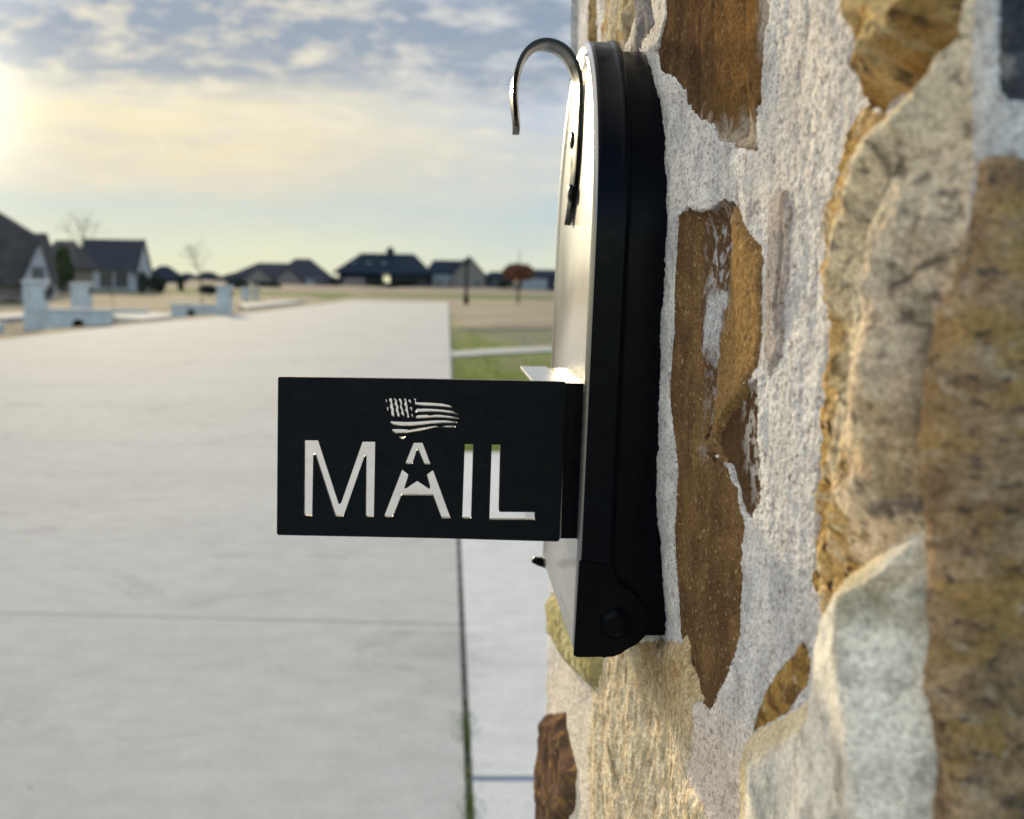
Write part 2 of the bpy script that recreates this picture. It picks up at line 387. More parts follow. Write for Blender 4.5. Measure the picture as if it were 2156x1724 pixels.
# --- corner stone, cream and grey
rim = [(1786,-60),(1800,90),(1812,170),(1786,330),(1776,480),(1776,600),(1762,690),(1742,850),(1722,1000),(1712,1120),(1700,1260),(1690,1200),(1694,1050),(1702,900),(1725,690),(1726,600),(1722,480),(1736,330),(1762,180),(1782,60)]
def HK(s): return .0085 * min(1, max(0, (.105 - s) / .085)) if s > 0 else .0030 + .0055 * max(0, 1 + s / .012)
def k1h(S, Z):
    h = fbm(S, Z, .03, 3, off=61, ax=.9) * .0018 + ridged(S, Z, .014, 3, off=62, ax=.8) * .0008 + fbm(S, Z, .0035, 3, .6, off=63) * .0006
    h += fbm(S + Z, S - Z, .006, 3, .6, off=69, ax=5) * .0010
    h += facets(S, Z, .020, .0056, R(-40), 2.2, 3)[0] - .0026 + facets(S, Z, .007, .0016, R(-50), 2.5, 8)[0]
    h += line(S, Z, [(1990,30),(1900,200),(1830,380),(1790,500),(1775,640),(1770,800),(1745,960)], .0045, HK) * .0030
    h += line(S, Z, [(2075,285),(2030,400),(1990,520),(1968,640)], .0022, HK, 2) * .0015
    h += line(S, Z, [(1968,640),(1952,760),(1938,900),(1934,1100)], .0011, HK, 2) * -.004
    h += line(S, Z, [(1822,560),(1822,610)], .0030, HK) * -.0045
    return h
def k1c(S, Z):
    _, tn, gp1 = facets(S, Z, .020, .0042, R(-40), 2.2, 3); _, tn2, gp2 = facets(S, Z, .007, .0011, R(-50), 2.5, 8)
    c = mixv(C_(.88, .67, .46), C_(1.05, .87, .64), smooth(fbm(S, Z, .018, 4, off=64) * 1.1 + .05 + .6 * tn + .3 * tn2))
    c = mixv(c, C_(.30, .22, .13), smooth(fbm(S + Z, S - Z, .007, 4, .6, off=369, ax=6) * 3) * .5)
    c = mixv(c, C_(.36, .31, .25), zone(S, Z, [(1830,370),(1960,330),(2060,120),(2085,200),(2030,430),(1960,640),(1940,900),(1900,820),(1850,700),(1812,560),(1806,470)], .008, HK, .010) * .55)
    c = mixv(c, C_(.82, .70, .46), line(S, Z, [(2000,20),(1900,200),(1820,400),(1785,560),(1800,700),(1760,900),(1725,1080),(1700,1230)], .010, HK) * .65)  # sunlight along the ridge painted in as cream
    c = mixv(c, C_(.50, .31, .10), zone(S, Z, rim, .005, HK, .006) * .85)
    c = mixv(c, C_(.40, .255, .10), zone(S, Z, [(1820,840),(1900,860),(1925,950),(1900,1060),(1850,1080),(1800,1030),(1810,900)], .006, HK, .006) * .5)
    c = mixv(c, C_(.045, .042, .045), line(S, Z, [(1822,560),(1824,612)], .0032, HK) * .9)
    c = mixv(c, C_(.10, .095, .10), line(S, Z, [(1800,1080),(1840,1062),(1880,1072),(1900,1085)], .0016, HK) * .8)
    c = mixv(c, C_(.06, .065, .075), line(S, Z, [(1968,640),(1952,760),(1938,900),(1934,1100)], .0009, HK, 2) * .85)
    c = mixv(c, C_(.07, .055, .045), np.exp(-(gp1 / .045) ** 2) * smooth(fbm(S, Z, .02, 2, off=371) * 3 + .4) * .85)
    c = mixv(c, C_(.16, .12, .08), np.exp(-(gp2 / .08) ** 2) * smooth(fbm(S, Z, .012, 2, off=373) * 3) * .6)
    c = mixv(c, C_(.12, .10, .085), spots(S, Z, .0045, .14, .34, 65, 1, 4) * .75)
    return mixv(c, C_(.72, .62, .44), spots(S, Z, .005, .12, .3, 68) * .7)
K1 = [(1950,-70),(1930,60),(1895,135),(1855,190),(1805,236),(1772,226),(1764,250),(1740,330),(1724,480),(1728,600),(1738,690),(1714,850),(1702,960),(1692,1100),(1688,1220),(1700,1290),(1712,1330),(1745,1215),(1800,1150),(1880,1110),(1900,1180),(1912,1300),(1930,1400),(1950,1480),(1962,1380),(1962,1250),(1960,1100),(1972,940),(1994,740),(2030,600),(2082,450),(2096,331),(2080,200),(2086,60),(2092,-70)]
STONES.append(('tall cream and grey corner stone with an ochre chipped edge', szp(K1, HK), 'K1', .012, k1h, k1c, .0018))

# --- ochre stone high on the corner
def k2h(S, Z): return facets(S, Z, .012, .0030, R(-50), 1.8, 15)[0] + fbm(S, Z, .02, 3, off=81, ax=.8) * .0032 + ridged(S, Z, .010, 3, off=82) * .0012 + fbm(S, Z, .003, 3, .6, off=83) * .0006
def k2c(S, Z):
    c = mixv(C_(.36, .22, .075), C_(.66, .47, .22), smooth(fbm(S, Z, .012, 4, off=84) * 1.8 + .5))
    c = mixv(c, C_(.50, .40, .22), spots(S, Z, .008, .08, .3, 85) * .6)
    return mixv(c, C_(.05, .038, .03), spots(S, Z, .005, .16, .34, 86) * .7)
K2 = [(1790,-70),(1792,60),(1806,120),(1800,180),(1776,232),(1800,228),(1850,185),(1890,130),(1925,60),(1945,-70)]
STONES.append(('ochre stone high on the corner', szp(K2, HK), 'K2', .008, k2h, k2c, .0022))

# --- pale stone low on the corner
def HB(s): return .0075 * min(1, max(0, (.13 - s) / .09)) if s > 0 else .0030 + .0045 * max(0, 1 + s / .012)
def k3h(S, Z):
    h = facets(S, Z, .040, .0050, R(-55), 2.0, 5)[0] + facets(S, Z, .010, .0008, R(-60), 2.5, 9)[0] + fbm(S, Z, .045, 3, off=101, ax=1) * .0012 + fbm(S, Z, .006, 3, .5, off=103) * .0006 + ridged(S, Z, .02, 2, off=104, ax=.7) * .0006
    h += zone(S, Z, [(1720,1250),(1770,1190),(1840,1150),(1880,1210),(1895,1290),(1800,1270),(1730,1310)], .006, HB) * .0016
    h += line(S, Z, [(1812,1260),(1835,1450),(1850,1720)], .008, HB) * .0016
    return h
def k3c(S, Z):
    c = mixv(C_(.78, .73, .63), C_(.96, .90, .79), smooth(fbm(S, Z, .02, 4, off=105) * 1.6 + .5))
    c = mixv(c, C_(.36, .31, .17), zone(S, Z, [(1715,1280),(1760,1210),(1830,1160),(1880,1200),(1900,1290),(1800,1262),(1740,1300)], .006, HB, .008) * .75)
    c = mixv(c, C_(.55, .45, .26), line(S, Z, [(1568,1560),(1574,1720)], .010, HB) * .7)
    c = mixv(c, C_(.20, .13, .055), line(S, Z, [(1740,1215),(1705,1290),(1702,1330)], .0022, HB) * .8)
    c = mixv(c, C_(.42, .29, .14), line(S, Z, [(1812,1630),(1812,1670)], .0045, HB) * .5)
    c = mixv(c, C_(.36, .375, .36), zone(S, Z, [(1600,1640),(1650,1610),(1660,1724),(1600,1780)], .006, HB, .006) * .7)
    return mixv(c, C_(.30, .29, .26), spots(S, Z, .010, .12, .34, 106) * .5)
K3 = [(1700,1300),(1716,1260),(1745,1205),(1800,1150),(1870,1120),(1890,1190),(1905,1300),(1922,1400),(1952,1470),(1980,1530),(2000,1600),(2004,1690),(2000,1800),(2000,1900),(1560,1900),(1566,1700),(1570,1570),(1590,1540),(1645,1500),(1692,1450),(1704,1370)]
STONES.append(('pale grey green stone low on the corner', szp(K3, HB), 'K3', .012, k3h, k3c, .0014))

# --- little orange stone
def k4h(S, Z): return fbm(S, Z, .01, 3, off=111) * .0016 + ridged(S, Z, .006, 2, off=113) * .0006
def k4c(S, Z):
    c = mixv(C_(.20, .115, .045), C_(.42, .26, .085), smooth(fbm(S, Z, .006, 3, off=112, ax=2) * 1.8 + .5))
    return mixv(c, C_(.55, .45, .28), spots(S, Z, .005, .22, .36, 114) * .7)
K4 = [(1684,1350),(1694,1400),(1690,1445),(1650,1495),(1612,1520),(1575,1545),(1586,1500),(1606,1450),(1640,1396)]
STONES.append(('small orange stone wedged above the pale one', szp(K4, .001), .0010, .004, k4h, k4c, .0010))

# --- brown stone on the near face
def k5h(S, Z): return facets(S, Z, .035, .0030, R(70), 1.6, 25)[0] + facets(S, Z, .008, .0007, R(60), 1.6, 26)[0] + fbm(S, Z, .03, 3, off=121) * .0030 + fbm(S, Z, .003, 3, .6, off=123) * .0007
def k5c(S, Z):
    c = mixv(C_(.26, .17, .095), C_(.42, .29, .17), smooth(fbm(S, Z, .006, 4, off=124) * 1.6 + .5))
    c = mixv(c, C_(.40, .25, .08), smooth(fbm(S, Z, .009, 3, off=125) * 2 + .15) * .65)
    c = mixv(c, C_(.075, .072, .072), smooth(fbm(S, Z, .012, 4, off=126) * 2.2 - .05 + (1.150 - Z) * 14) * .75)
    c = mixv(c, C_(.50, .42, .31), spots(S, Z, .0035, .20, .40, 128) * .5)
    return mixv(c, C_(.045, .043, .045), spots(S, Z, .0024, .2, .36, 127, 1, 4) * .7)
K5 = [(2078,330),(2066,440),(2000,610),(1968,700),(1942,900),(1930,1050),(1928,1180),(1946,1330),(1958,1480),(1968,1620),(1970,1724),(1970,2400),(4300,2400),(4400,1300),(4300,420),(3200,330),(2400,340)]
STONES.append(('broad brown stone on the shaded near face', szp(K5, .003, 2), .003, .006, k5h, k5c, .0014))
# dark blue grey patch at the top of the near face
def k6h(S, Z): return fbm(S, Z, .02, 3, off=131) * .0035 + fbm(S, Z, .004, 3, .6, off=133) * .0008
def k6c(S, Z):
    c = mixv(C_(.055, .06, .07), C_(.12, .125, .135), smooth(fbm(S, Z, .010, 4, off=134) * 1.8 + .5))
    return mixv(c, C_(.34, .33, .32), spots(S, Z, .006, .12, .3, 136) * .6)
K6 = [(2108,-500),(2100,60),(2104,180),(2120,220),(2300,230),(3000,210),(4200,240),(4200,-500)]
STONES.append(('dark blue grey patch at the top of the near face', szp(K6, 0, 2), -.001, .005, k6h, k6c, .0014))

# --- beyond the box, above
def far_c(a, b, sp, off, ax=1.0):
    def f(S, Z):
        c = mixv(C_(*a), C_(*b), smooth(fbm(S, Z, .02, 4, off=off, ax=ax) * 1.8 + .5))
        return mixv(c, C_(*sp), spots(S, Z, .012, .12, .3, off + 3) * .65)
    return f
def far_h(off, amp=.003):
    return lambda S, Z: fbm(S, Z, .03, 4, off=off) * amp + ridged(S, Z, .012, 2, off=off + 1) * amp * .25 + fbm(S, Z, .004, 2, off=off + 2) * .0006
for nm, pts, h, cfn_, off in [
    ('ochre stone at the far top edge behind the handle', [(1205,-40),(1234,-40),(1240,60),(1236,120),(1205,120)], .003, far_c((.24,.15,.06),(.42,.29,.13),(.06,.04,.03),140), 140),
    ('cream and orange stone above the round top of the box', [(1268,-60),(1335,-60),(1336,20),(1318,50),(1300,110),(1300,150),(1262,150),(1262,60)], .002, far_c((.50,.41,.26),(.60,.52,.38),(.40,.22,.07),145), 145),
    ('grey violet stone wedge above the box', [(1336,-40),(1362,-60),(1366,20),(1370,50),(1350,80),(1330,120),(1312,120),(1338,60)], .001, far_c((.24,.22,.22),(.36,.33,.32),(.14,.12,.12),150), 150),
    ('pale yellow weathered stone beyond the bottom of the box', [(1140,1250),(1205,1240),(1238,1300),(1250,1400),(1244,1440),(1236,1470),(1212,1440),(1180,1400),(1150,1350)], .006, far_c((.42,.36,.16),(.56,.50,.28),(.24,.20,.10),155), 155),
    ('dark brown stone at the far bottom edge', [(1130,1505),(1168,1500),(1178,1560),(1192,1620),(1186,1700),(1168,1740),(1150,1760),(1120,1780)], .006, far_c((.095,.062,.045),(.16,.10,.065),(.30,.17,.06),160), 160),
    ('large tan ribbed stone below the box', [(1244,1410),(1262,1380),(1340,1350),(1425,1352),(1432,1400),(1470,1470),(1450,1490),(1456,1560),(1440,1640),(1480,1700),(1490,1800),(1500,2000),(1250,2000),(1240,1800),(1236,1600),(1240,1480)], .001, None, 165),
]:
    if off == 165:
        def tan_h(S, Z): return facets(S, Z, .030, .0024, R(80), 3, 91)[0] - .001 + fbm(S, Z, .03, 3, off=165) * .0018 + ridged(S, Z, .012, 3, off=166, ax=.6) * .0009 + fbm(S, Z, .003, 3, .6, off=167) * .0006 + line(S, Z, [(1370,1600),(1378,1680),(1372,1780)], .003) * -.003
        def tan_c(S, Z):
            c = mixv(C_(.62, .50, .33), C_(.82, .71, .52), smooth(fbm(S, Z, .015, 4, off=168, ax=.5) * 1.8 + .5))
            c = mixv(c, C_(.42, .33, .21), spots(S, Z, .012, .05, .26, 169, .5, 4) * .7)
            _, _, gp = facets(S, Z, .030, .002, R(80), 3, 91); c = mixv(c, C_(.16, .11, .07), np.exp(-(gp / .035) ** 2) * smooth(fbm(S, Z, .02, 2, off=375) * 3 + .1) * .8)
            og = zone(S, Z, [(1335,1340),(1440,1340),(1470,1470),(1400,1500),(1340,1430)], .02, rag=.01)
            c = mixv(c, C_(.50, .33, .14), og * .8)
            return mixv(c, C_(.24, .14, .05), og * spots(S, Z, .004, .08, .25, 170) * .7)
        STONES.append((nm, szp(pts, h), h, .006, tan_h, tan_c, .0020))
    else: STONES.append((nm, szp(pts, h), h, .008, far_h(off), cfn_, .0022))

# --- the rest of the pillar, out of the picture: random coursed stones
def generic(poly, off):
    a = _rng.uniform(.12, .45); tint = [(1, .8, .55), (1, .72, .42), (1, .92, .78), (.95, .95, .88)][_rng.randint(4)]
    c1 = tuple(a * t * .75 for t in tint); c2 = tuple(min(.6, a * t * 1.2) for t in tint)
    STONES.append((None, poly, .005, .009, far_h(off), far_c(c1, c2, (.1, .08, .06), off), .002))
off = 200
for (sa, sb, za, zb) in [(.0, .63, .04, .80), (-.50, -.02, .02, .94), (.0, .60, 1.43, 1.60)]:
    z = za
    while z < zb - .05:
        hh = min(_rng.uniform(.08, .16), zb - z); s = sa
        while s < sb - .05:
            ww = min(_rng.uniform(.10, .24), sb - s)
            g = .011; j = lambda: _rng.uniform(-.007, .007)
            generic([(s + g + j(), z + g + j()), (s + ww / 2, z + g + j()), (s + ww - g + j(), z + g + j()), (s + ww - g + j(), z + hh / 2), (s + ww - g + j(), z + hh - g + j()), (s + ww / 2 + j(), z + hh - g + j()), (s + g + j(), z + hh - g + j()), (s + g + j(), z + hh / 2)], off)
            off += 5; s += ww
        z += hh

# mortar joint colour
def mortc(S, Z):
    c = mixv(C_(.60, .585, .58), C_(.80, .775, .745), smooth(fbm(S, Z, .02, 4, off=301) * 1.5 + .5))
    c = mixv(c, C_(.80, .66, .55), zone(S, Z, [(1440,1480),(1500,1500),(1570,1540),(1570,1900),(1440,1900),(1430,1650)], .012, rag=.01) * .7)
    c = mixv(c, C_(.80, .70, .56), zone(S, Z, [(1130,1380),(1262,1380),(1245,1500),(1245,1900),(1130,1900)], .02, rag=.01) * .7)
    c = mixv(c, C_(.80, .70, .56), zone(S, Z, [(1340,-80),(1410,-80),(1400,40),(1380,90),(1340,120),(1300,130)], .02, rag=.01) * .6)
    c = mixv(c, C_(.82, .72, .60), zone(S, Z, [(1590,320),(1700,-80),(1800,-80),(1760,200),(1725,400),(1640,420)], .02, rag=.01) * .45)  # sunlit cream of the upper mortar put into its colour
    c = mixv(c, C_(.30, .25, .24), spots(S, Z, .0030, .27, .40, 303, .8, 3) * .7)
    c = mixv(c, C_(.36, .30, .28), spots(S, Z, .010, .18, .40, 305, 1, 5) * .5)
    return c
crease = lambda S, Z: line(S, Z, [(1618,20),(1612,60),(1604,140),(1600,240)], .0016) * -.002 + line(S, Z, [(1545,306),(1575,308),(1596,312)], .0012) * -.002
Hm = Hm + crease(Sg, Zg)
# where the mortar was pointed up to the far stones it stands back a little
cov = np.zeros(Zg.shape); keep = np.ones(Zg.shape, bool)

def patch(name, r0, r1, c0, c1, H, Cc, mask, m, parent):
    S = Sg[r0:r1, c0:c1]; Z = Zg[r0:r1, c0:c1]; nr_, nc_ = S.shape
    X = PB[None, c0:c1, 0] + NB[None, c0:c1, 0] * H; Y = PB[None, c0:c1, 1] + NB[None, c0:c1, 1] * H
    V = np.stack([X, Y, Z], -1).reshape(-1, 3)
    idx = np.arange(nr_ * nc_).reshape(nr_, nc_)
    fm = mask[:-1, :-1] | mask[1:, :-1] | mask[:-1, 1:] | mask[1:, 1:]
    q_ = np.stack([idx[:-1, :-1], idx[1:, :-1], idx[1:, 1:], idx[:-1, 1:]], -1)[fm]
    used = np.zeros(len(V), bool); used[q_.ravel()] = True
    remap = np.cumsum(used) - 1; V = V[used]; q_ = remap[q_]; Cc = Cc.reshape(-1, 3)[used]
    me = bpy.data.meshes.new(name); me.vertices.add(len(V)); me.vertices.foreach_set('co', V.astype(np.float32).ravel())
    n = len(q_); me.loops.add(4 * n); me.loops.foreach_set('vertex_index', q_.astype(np.int32).ravel())
    me.polygons.add(n); me.polygons.foreach_set('loop_start', (np.arange(n) * 4).astype(np.int32)); me.polygons.foreach_set('loop_total', np.full(n, 4, np.int32))
    me.update(calc_edges=True)
    me.polygons.foreach_set('use_smooth', np.ones(n, bool))
    at = me.color_attributes.new('tint', 'FLOAT_COLOR', 'POINT')
    at.data.foreach_set('color', np.concatenate([np.clip(Cc, .01, .95), np.ones((len(Cc), 1))], 1).astype(np.float32).ravel())
    return link(name, me, m, parent)

def rockmat(name, sc1, sc2, b1, rough=.85, pit_shade=0.0, lo=.42, hi=1.5):
    m, nt, b = nodes(name)
    at = N(nt, 'ShaderNodeAttribute'); at.attribute_name = 'tint'
    v = objco(nt)
    f = noise(nt, v, sc1, 6, .68); f2 = noise(nt, v, sc2, 3, .6)
    mul = ramp(nt, f, [(.28, lo), (.5, 1.0), (.72, hi)])
    c = mixc(nt, 1.0, at.outputs['Color'], mul, 'MULTIPLY')
    mul2 = ramp(nt, f2, [(.30, .72), (.55, 1.0), (.72, 1.22)])
    c = mixc(nt, 1.0, c, mul2, 'MULTIPLY')
    if pit_shade: c = mixc(nt, 1.0, c, ramp(nt, noise(nt, v, 620, 3, .6, .6), [(.31, (.26, .22, .21)), (.38, (1, 1, 1))]), 'MULTIPLY')  # shade inside small pits put into the colour as dark noise
    L(nt, c, b.inputs['Base Color']); b.inputs['Roughness'].default_value = rough; b.inputs['Specular IOR Level'].default_value = .0
    bump(nt, b, math_(nt, 'ADD', f, math_(nt, 'MULTIPLY', f2, .5)), 1.0, b1)
    return m
m_stone = rockmat('sandstone', 900, 2600, .0007, .75)
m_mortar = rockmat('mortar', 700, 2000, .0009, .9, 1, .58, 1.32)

pillar = empty('stone_pillar', (.40, .55, 0))
tag(pillar, 'rough stone pillar with white mortar filling the right side, holding the black mailbox', 'pillar')
stone_jobs = []
for lab, poly, h, ew, hf, cf_, rag in STONES:
    p = np.array(poly); s0, s1 = p[:, 0].min() - .006, p[:, 0].max() + .006; z0, z1 = p[:, 1].min() - .006, p[:, 1].max() + .006
    cc = np.where((sc_ >= s0) & (sc_ <= s1))[0]; rr = np.where(((Zg >= z0) & (Zg <= z1) & (Sg >= s0) & (Sg <= s1)).any(1))[0]
    if len(cc) < 3 or len(rr) < 3: continue
    c0, c1, r0, r1 = cc[0], cc[-1] + 1, rr[0], rr[-1] + 1
    S = Sg[r0:r1, c0:c1]; Z = Zg[r0:r1, c0:c1]
    prof = None
    if isinstance(h, str):
        fn = HB if h == 'K3' else HK; prof = np.array([fn(x) for x in sc_[c0:c1]])[None, :] + S * 0 + (.0015 if h == 'K2' else 0); h = .006
    d = sdf(S, Z, poly) + fbm(S, Z, .007, 4, .6, off=h * 1e3 + 400) * rag
    H = und[r0:r1, c0:c1] + hf(S, Z) * smooth(d / .004 + .3)
    H = np.where(d > 0, H + (h if prof is None else prof) * smooth(d / ew), H + h * 0 + d * 1.2)
    if h < .001: H = H + h * 1.0
    mask = d > -.0015
    keepin = d > .0022
    cv = smooth((d - .0002) / .0012)
    cov[r0:r1, c0:c1] = np.maximum(cov[r0:r1, c0:c1], cv); keep[r0:r1, c0:c1] &= ~keepin
    Cq = cf_(S, Z)
    if lab and lab.startswith('tall cream'):
        rimm = smooth((.026 - d) / .010) * smooth((S - .035) / .01) * smooth(fbm(S, Z, .012, 3, off=77) * 1.5 + .8)
        Cq = mixv(Cq, C_(.66, .41, .13), rimm * .85); Cq = mixv(Cq, C_(.09, .055, .03), rimm * spots(S, Z, .007, .08, .26, 79)); Cq = mixv(Cq, C_(.85, .72, .48), rimm * spots(S, Z, .006, .1, .3, 83) * .7)
        H = H - rimm * np.clip(fbm(S, Z, .008, 3, .6, off=87), -.2, 1) * .004
    if lab and lab.startswith('pale grey green'):
        rimm = smooth((.012 - d) / .008) * smooth((S - .02) / .01)
        Cq = mixv(Cq, C_(.66, .52, .28), rimm * .7)
    stone_jobs.append((lab, r0, r1, c0, c1, H, Cq, mask))
Hmm = Hm - cov * .006
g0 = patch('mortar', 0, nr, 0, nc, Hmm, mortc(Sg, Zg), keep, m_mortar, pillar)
for lab, r0, r1, c0, c1, H, Cc, mask in stone_jobs:
    o = patch('stone', r0, r1, c0, c1, H, Cc, mask, m_stone, pillar)
    if lab: o['label'] = lab
far = O + e1 * (LS + 2 * DX); bk = O + e2 * .56
cap = MB(); cp = [O - e1 * .03 - e2 * .03, O - e1 * .03 + e2 * .60, far + e1 * .03 + e2 * .60, far + e1 * .03 - e2 * .03]
cap.prism([(p[0], p[1], 1.60) for p in cp], np.zeros(3), np.array([0, 0, .07]))
m_cap = simple('cap_stone', (.42, .38, .30), .9, .3, 30, .002)
cap.build('cap_slab', m_cap, pillar, bevel=.008)
bkb = MB(); bq = [O + e2 * .55 + e1 * .004, O + e2 * .565 + e1 * .004, far + e2 * .565 - e1 * .004, far + e2 * .55 - e1 * .004]
bkb.prism([(p[0], p[1], 0) for p in bq], np.zeros(3), np.array([0, 0, 1.6])); bkb.build('back_wall', m_cap, pillar)
for ch in pillar.children: ch.matrix_parent_inverse = Matrix.Translation((-.40, -.55, 0))

# ------------------------------------------------------------------ mailbox
def glossy(name, base=(.006, .008, .012), rough=.22, ior=1.6, coat=.0, spec=.5, cior=1.5, bscale=0, bd=.0002, stretch=(1, 1, 1)):
    m, nt, b = nodes(name); v = objco(nt, stretch)
    b.inputs['Roughness'].default_value = rough; b.inputs['IOR'].default_value = ior
    b.inputs['Coat Weight'].default_value = coat; b.inputs['Specular IOR Level'].default_value = spec; b.inputs['Coat IOR'].default_value = cior; b.inputs['Coat Roughness'].default_value = rough * .8; dl, dh = (.95, 1.08) if name == 'black_gloss_enamel' else (.75, 1.6)
    f = noise(nt, v, 60, 4)
    L(nt, ramp(nt, f, [(.3, [c * (.98 if base[0] > .1 else .8) for c in base]), (.7, [min(1, c * (1.02 if base[0] > .1 else 1.3)) for c in base])]), b.inputs['Base Color'])
    dust = noise(nt, v, 140, 6, .7)
    L(nt, ramp(nt, dust, [(.35, rough * dl), (.75, min(1, rough * dh))]), b.inputs['Roughness'])
    if bscale: bump(nt, b, noise(nt, v, bscale, 3), .5, bd)
    return m
m_box = glossy('black_enamel', (.0005, .0014, .0034), .24, 1.5, 0, .09, 1.5, 1200, .00004)
m_door = glossy('black_gloss_enamel', (.05, .05, .045), .27, 2.0, 1.0, .5, 1.9, 0, .00002, (1, 1, .35))
m_plate = glossy('black_powder_coat', (.0006, .0028, .0050), .45, 1.5, 0, .14, 1.5, 1000, .0006)
m_door.node_tree.nodes['Principled BSDF'].inputs['Metallic'].default_value = 0.0; m_door.node_tree.nodes['Principled BSDF'].distribution = 'MULTI_GGX'
m_brk = glossy('black_gloss_bracket', (.03, .03, .028), .32, 1.9, 1.0, .5, 2.2)
m_handle = glossy('black_gloss_handle', (.002, .002, .002), .18, 1.5, 0.0, .26, 1.5, 90, .00004)

YN = .487; A_ = .0825; YM = YN + A_
pT = atY(1250, 400, YN); pB = atY(1205, 1378, YN)
kx = (pT[0] - pB[0]) / (pT[2] - pB[2]); ZBT = pB[2]
def XD(z): return pB[0] + kx * (z - pB[2])          # outer plane of the door at height z
ZTOP = atY(1226, 88, YM - .006)[2]; ZC = ZTOP - A_
def arch(inset, nseg=40, zb=None):
    zb = ZBT if zb is None else zb; r = A_ - inset; pts = []
    zz = np.linspace(zb + inset, ZC, 14)
    pts += [(YM - r, z) for z in zz[:-1]]
    pts += [(YM - r * math.cos(a), ZC + r * math.sin(a)) for a in np.linspace(0, math.pi, nseg)]
    pts += [(YM + r, z) for z in zz[::-1][1:]]
    return pts
def loft(profile, name, m, parent, zb=None, capfirst=True, caplast=False):
    mb = MB(); loops = []
    for x, ins in profile:
        loops.append([(XD(z) + x, y, z) for y, z in arch(ins, zb=zb)])
    n = len(loops[0]); V = [p for l in loops for p in l]; fs = []
    for i in range(len(loops) - 1):
        fs += [(i*n+k, i*n+(k+1) % n, (i+1)*n+(k+1) % n, (i+1)*n+k) for k in range(n)]
    if capfirst: fs.append(tuple(range(n)))
    if caplast: fs.append(tuple(range((len(loops)-1)*n, len(loops)*n)))
    mb.add(V, fs); o = mb.build(name, m, parent, smooth=True)
    return o
def autosmooth(o, ang=35):
    me = o.data; bm = bmesh.new(); bm.from_mesh(me)
    for e in bm.edges:
        e.smooth = not (len(e.link_faces) == 2 and e.calc_face_angle(0) > R(ang))
    bm.to_mesh(me); bm.free(); return o

box_c = (XD(1.2) + .02, YM, 1.2)
mail = empty('mailbox', box_c)
tag(mail, 'black rural mailbox with arched door and curled handle set in the stone pillar', 'mailbox')
INV = Matrix.Translation((-box_c[0], -box_c[1], -box_c[2]))
def under(o, parent, inv=None):
    o.parent = parent; o.matrix_parent_inverse = INV if inv is None else inv; return o

# shell: from inside the door flange into the masonry
shell = loft([(.004, .0045), (.012, .0040), (.0145, .0035), (.03, .0035), (.046, .0038), (.16, .0038)], 'shell', m_box, None, zb=ZBT + .0030, capfirst=True, caplast=True)
autosmooth(shell); under(shell, mail)
door = loft([(.0012, .0080), (.0004, .0058), (.0, .0042), (.0001, .0026), (.0007, .0012), (.0016, .0003), (.003, .0), (.0095, .0), (.0106, -.0005), (.0118, -.0009), (.0130, -.0006), (.0136, .0003), (.0136, .0018), (.0122, .0024)],
            'door', None, None, capfirst=True)
door.data.materials.append(m_door); door.data.materials.append(m_box)
nl = len(arch(0))
for p in door.data.polygons:
    cx = sum((door.data.vertices[i].co.x - XD(door.data.vertices[i].co.z)) for i in p.vertices) / len(p.vertices)
    p.material_index = 0 if cx < .0014 else 1
autosmooth(door, 60); under(door, mail)

# hinge ear and rivet on the near side
ear = MB(); ye = YN - .0012
epts = [(1219, 1180), (1288, 1190), (1300, 1225), (1330, 1245), (1356, 1275), (1366, 1310), (1358, 1340), (1340, 1357), (1322, 1366), (1306, 1377), (1290, 1383), (1216, 1384), (1207, 1380)]
ear.prism([atY(u, v, ye) for u, v in epts], np.zeros(3), np.array([0, .0014, 0]))
eo = ear.build('hinge_ear', m_box, None, bevel=.0003); under(eo, mail)
def dome(name, c, r, h, axis, m, seg=28, lip=True):
    mb = MB(); prof = [(r * 1.0, 0), (r * .99, h * .35), (r * .93, h * .6), (r * .8, h * .8), (r * .55, h * .95), (r * .25, h * 1.0)]
    a = Vector(axis).normalized(); t = a.orthogonal().normalized(); b2 = a.cross(t); V = []
    for rr, hh in prof:
        for k in range(seg):
            an = 2 * math.pi * k / seg; V.append(Vector(c) + a * hh + (t * math.cos(an) + b2 * math.sin(an)) * rr)
    n = seg; fs = [(i*n+k, i*n+(k+1) % n, (i+1)*n+(k+1) % n, (i+1)*n+k) for i in range(len(prof)-1) for k in range(n)]
    fs.append(tuple(range((len(prof)-1)*n, len(prof)*n))); mb.add(V, fs)
    return mb.build(name, m, None, smooth=True)
rc = atY(1297, 1312, ye); under(dome('rivet', rc, .0054, .0016, (0, -1, 0), m_box), mail)
ring = MB(); ring.tube([rc + np.array([math.cos(a) * .0060, -.0001, math.sin(a) * .0060]) for a in np.linspace(0, 2 * math.pi, 40)], [.00035] * 40, 6)
under(ring.build('washer', m_box, None, smooth=True), mail)
# far lower bump stop
bs = MB(); pz = np.array([XD(ZBT + .0006) + .002, YM + A_ - .003, ZBT + .0006]); bs.tube([pz, pz + np.array([-.004, -.001, .0008]), pz + np.array([-.0068, -.0015, .0018])], [.0028, .0022, .0016], 10)
under(bs.build('bump_stop', m_box, None, smooth=True), mail)

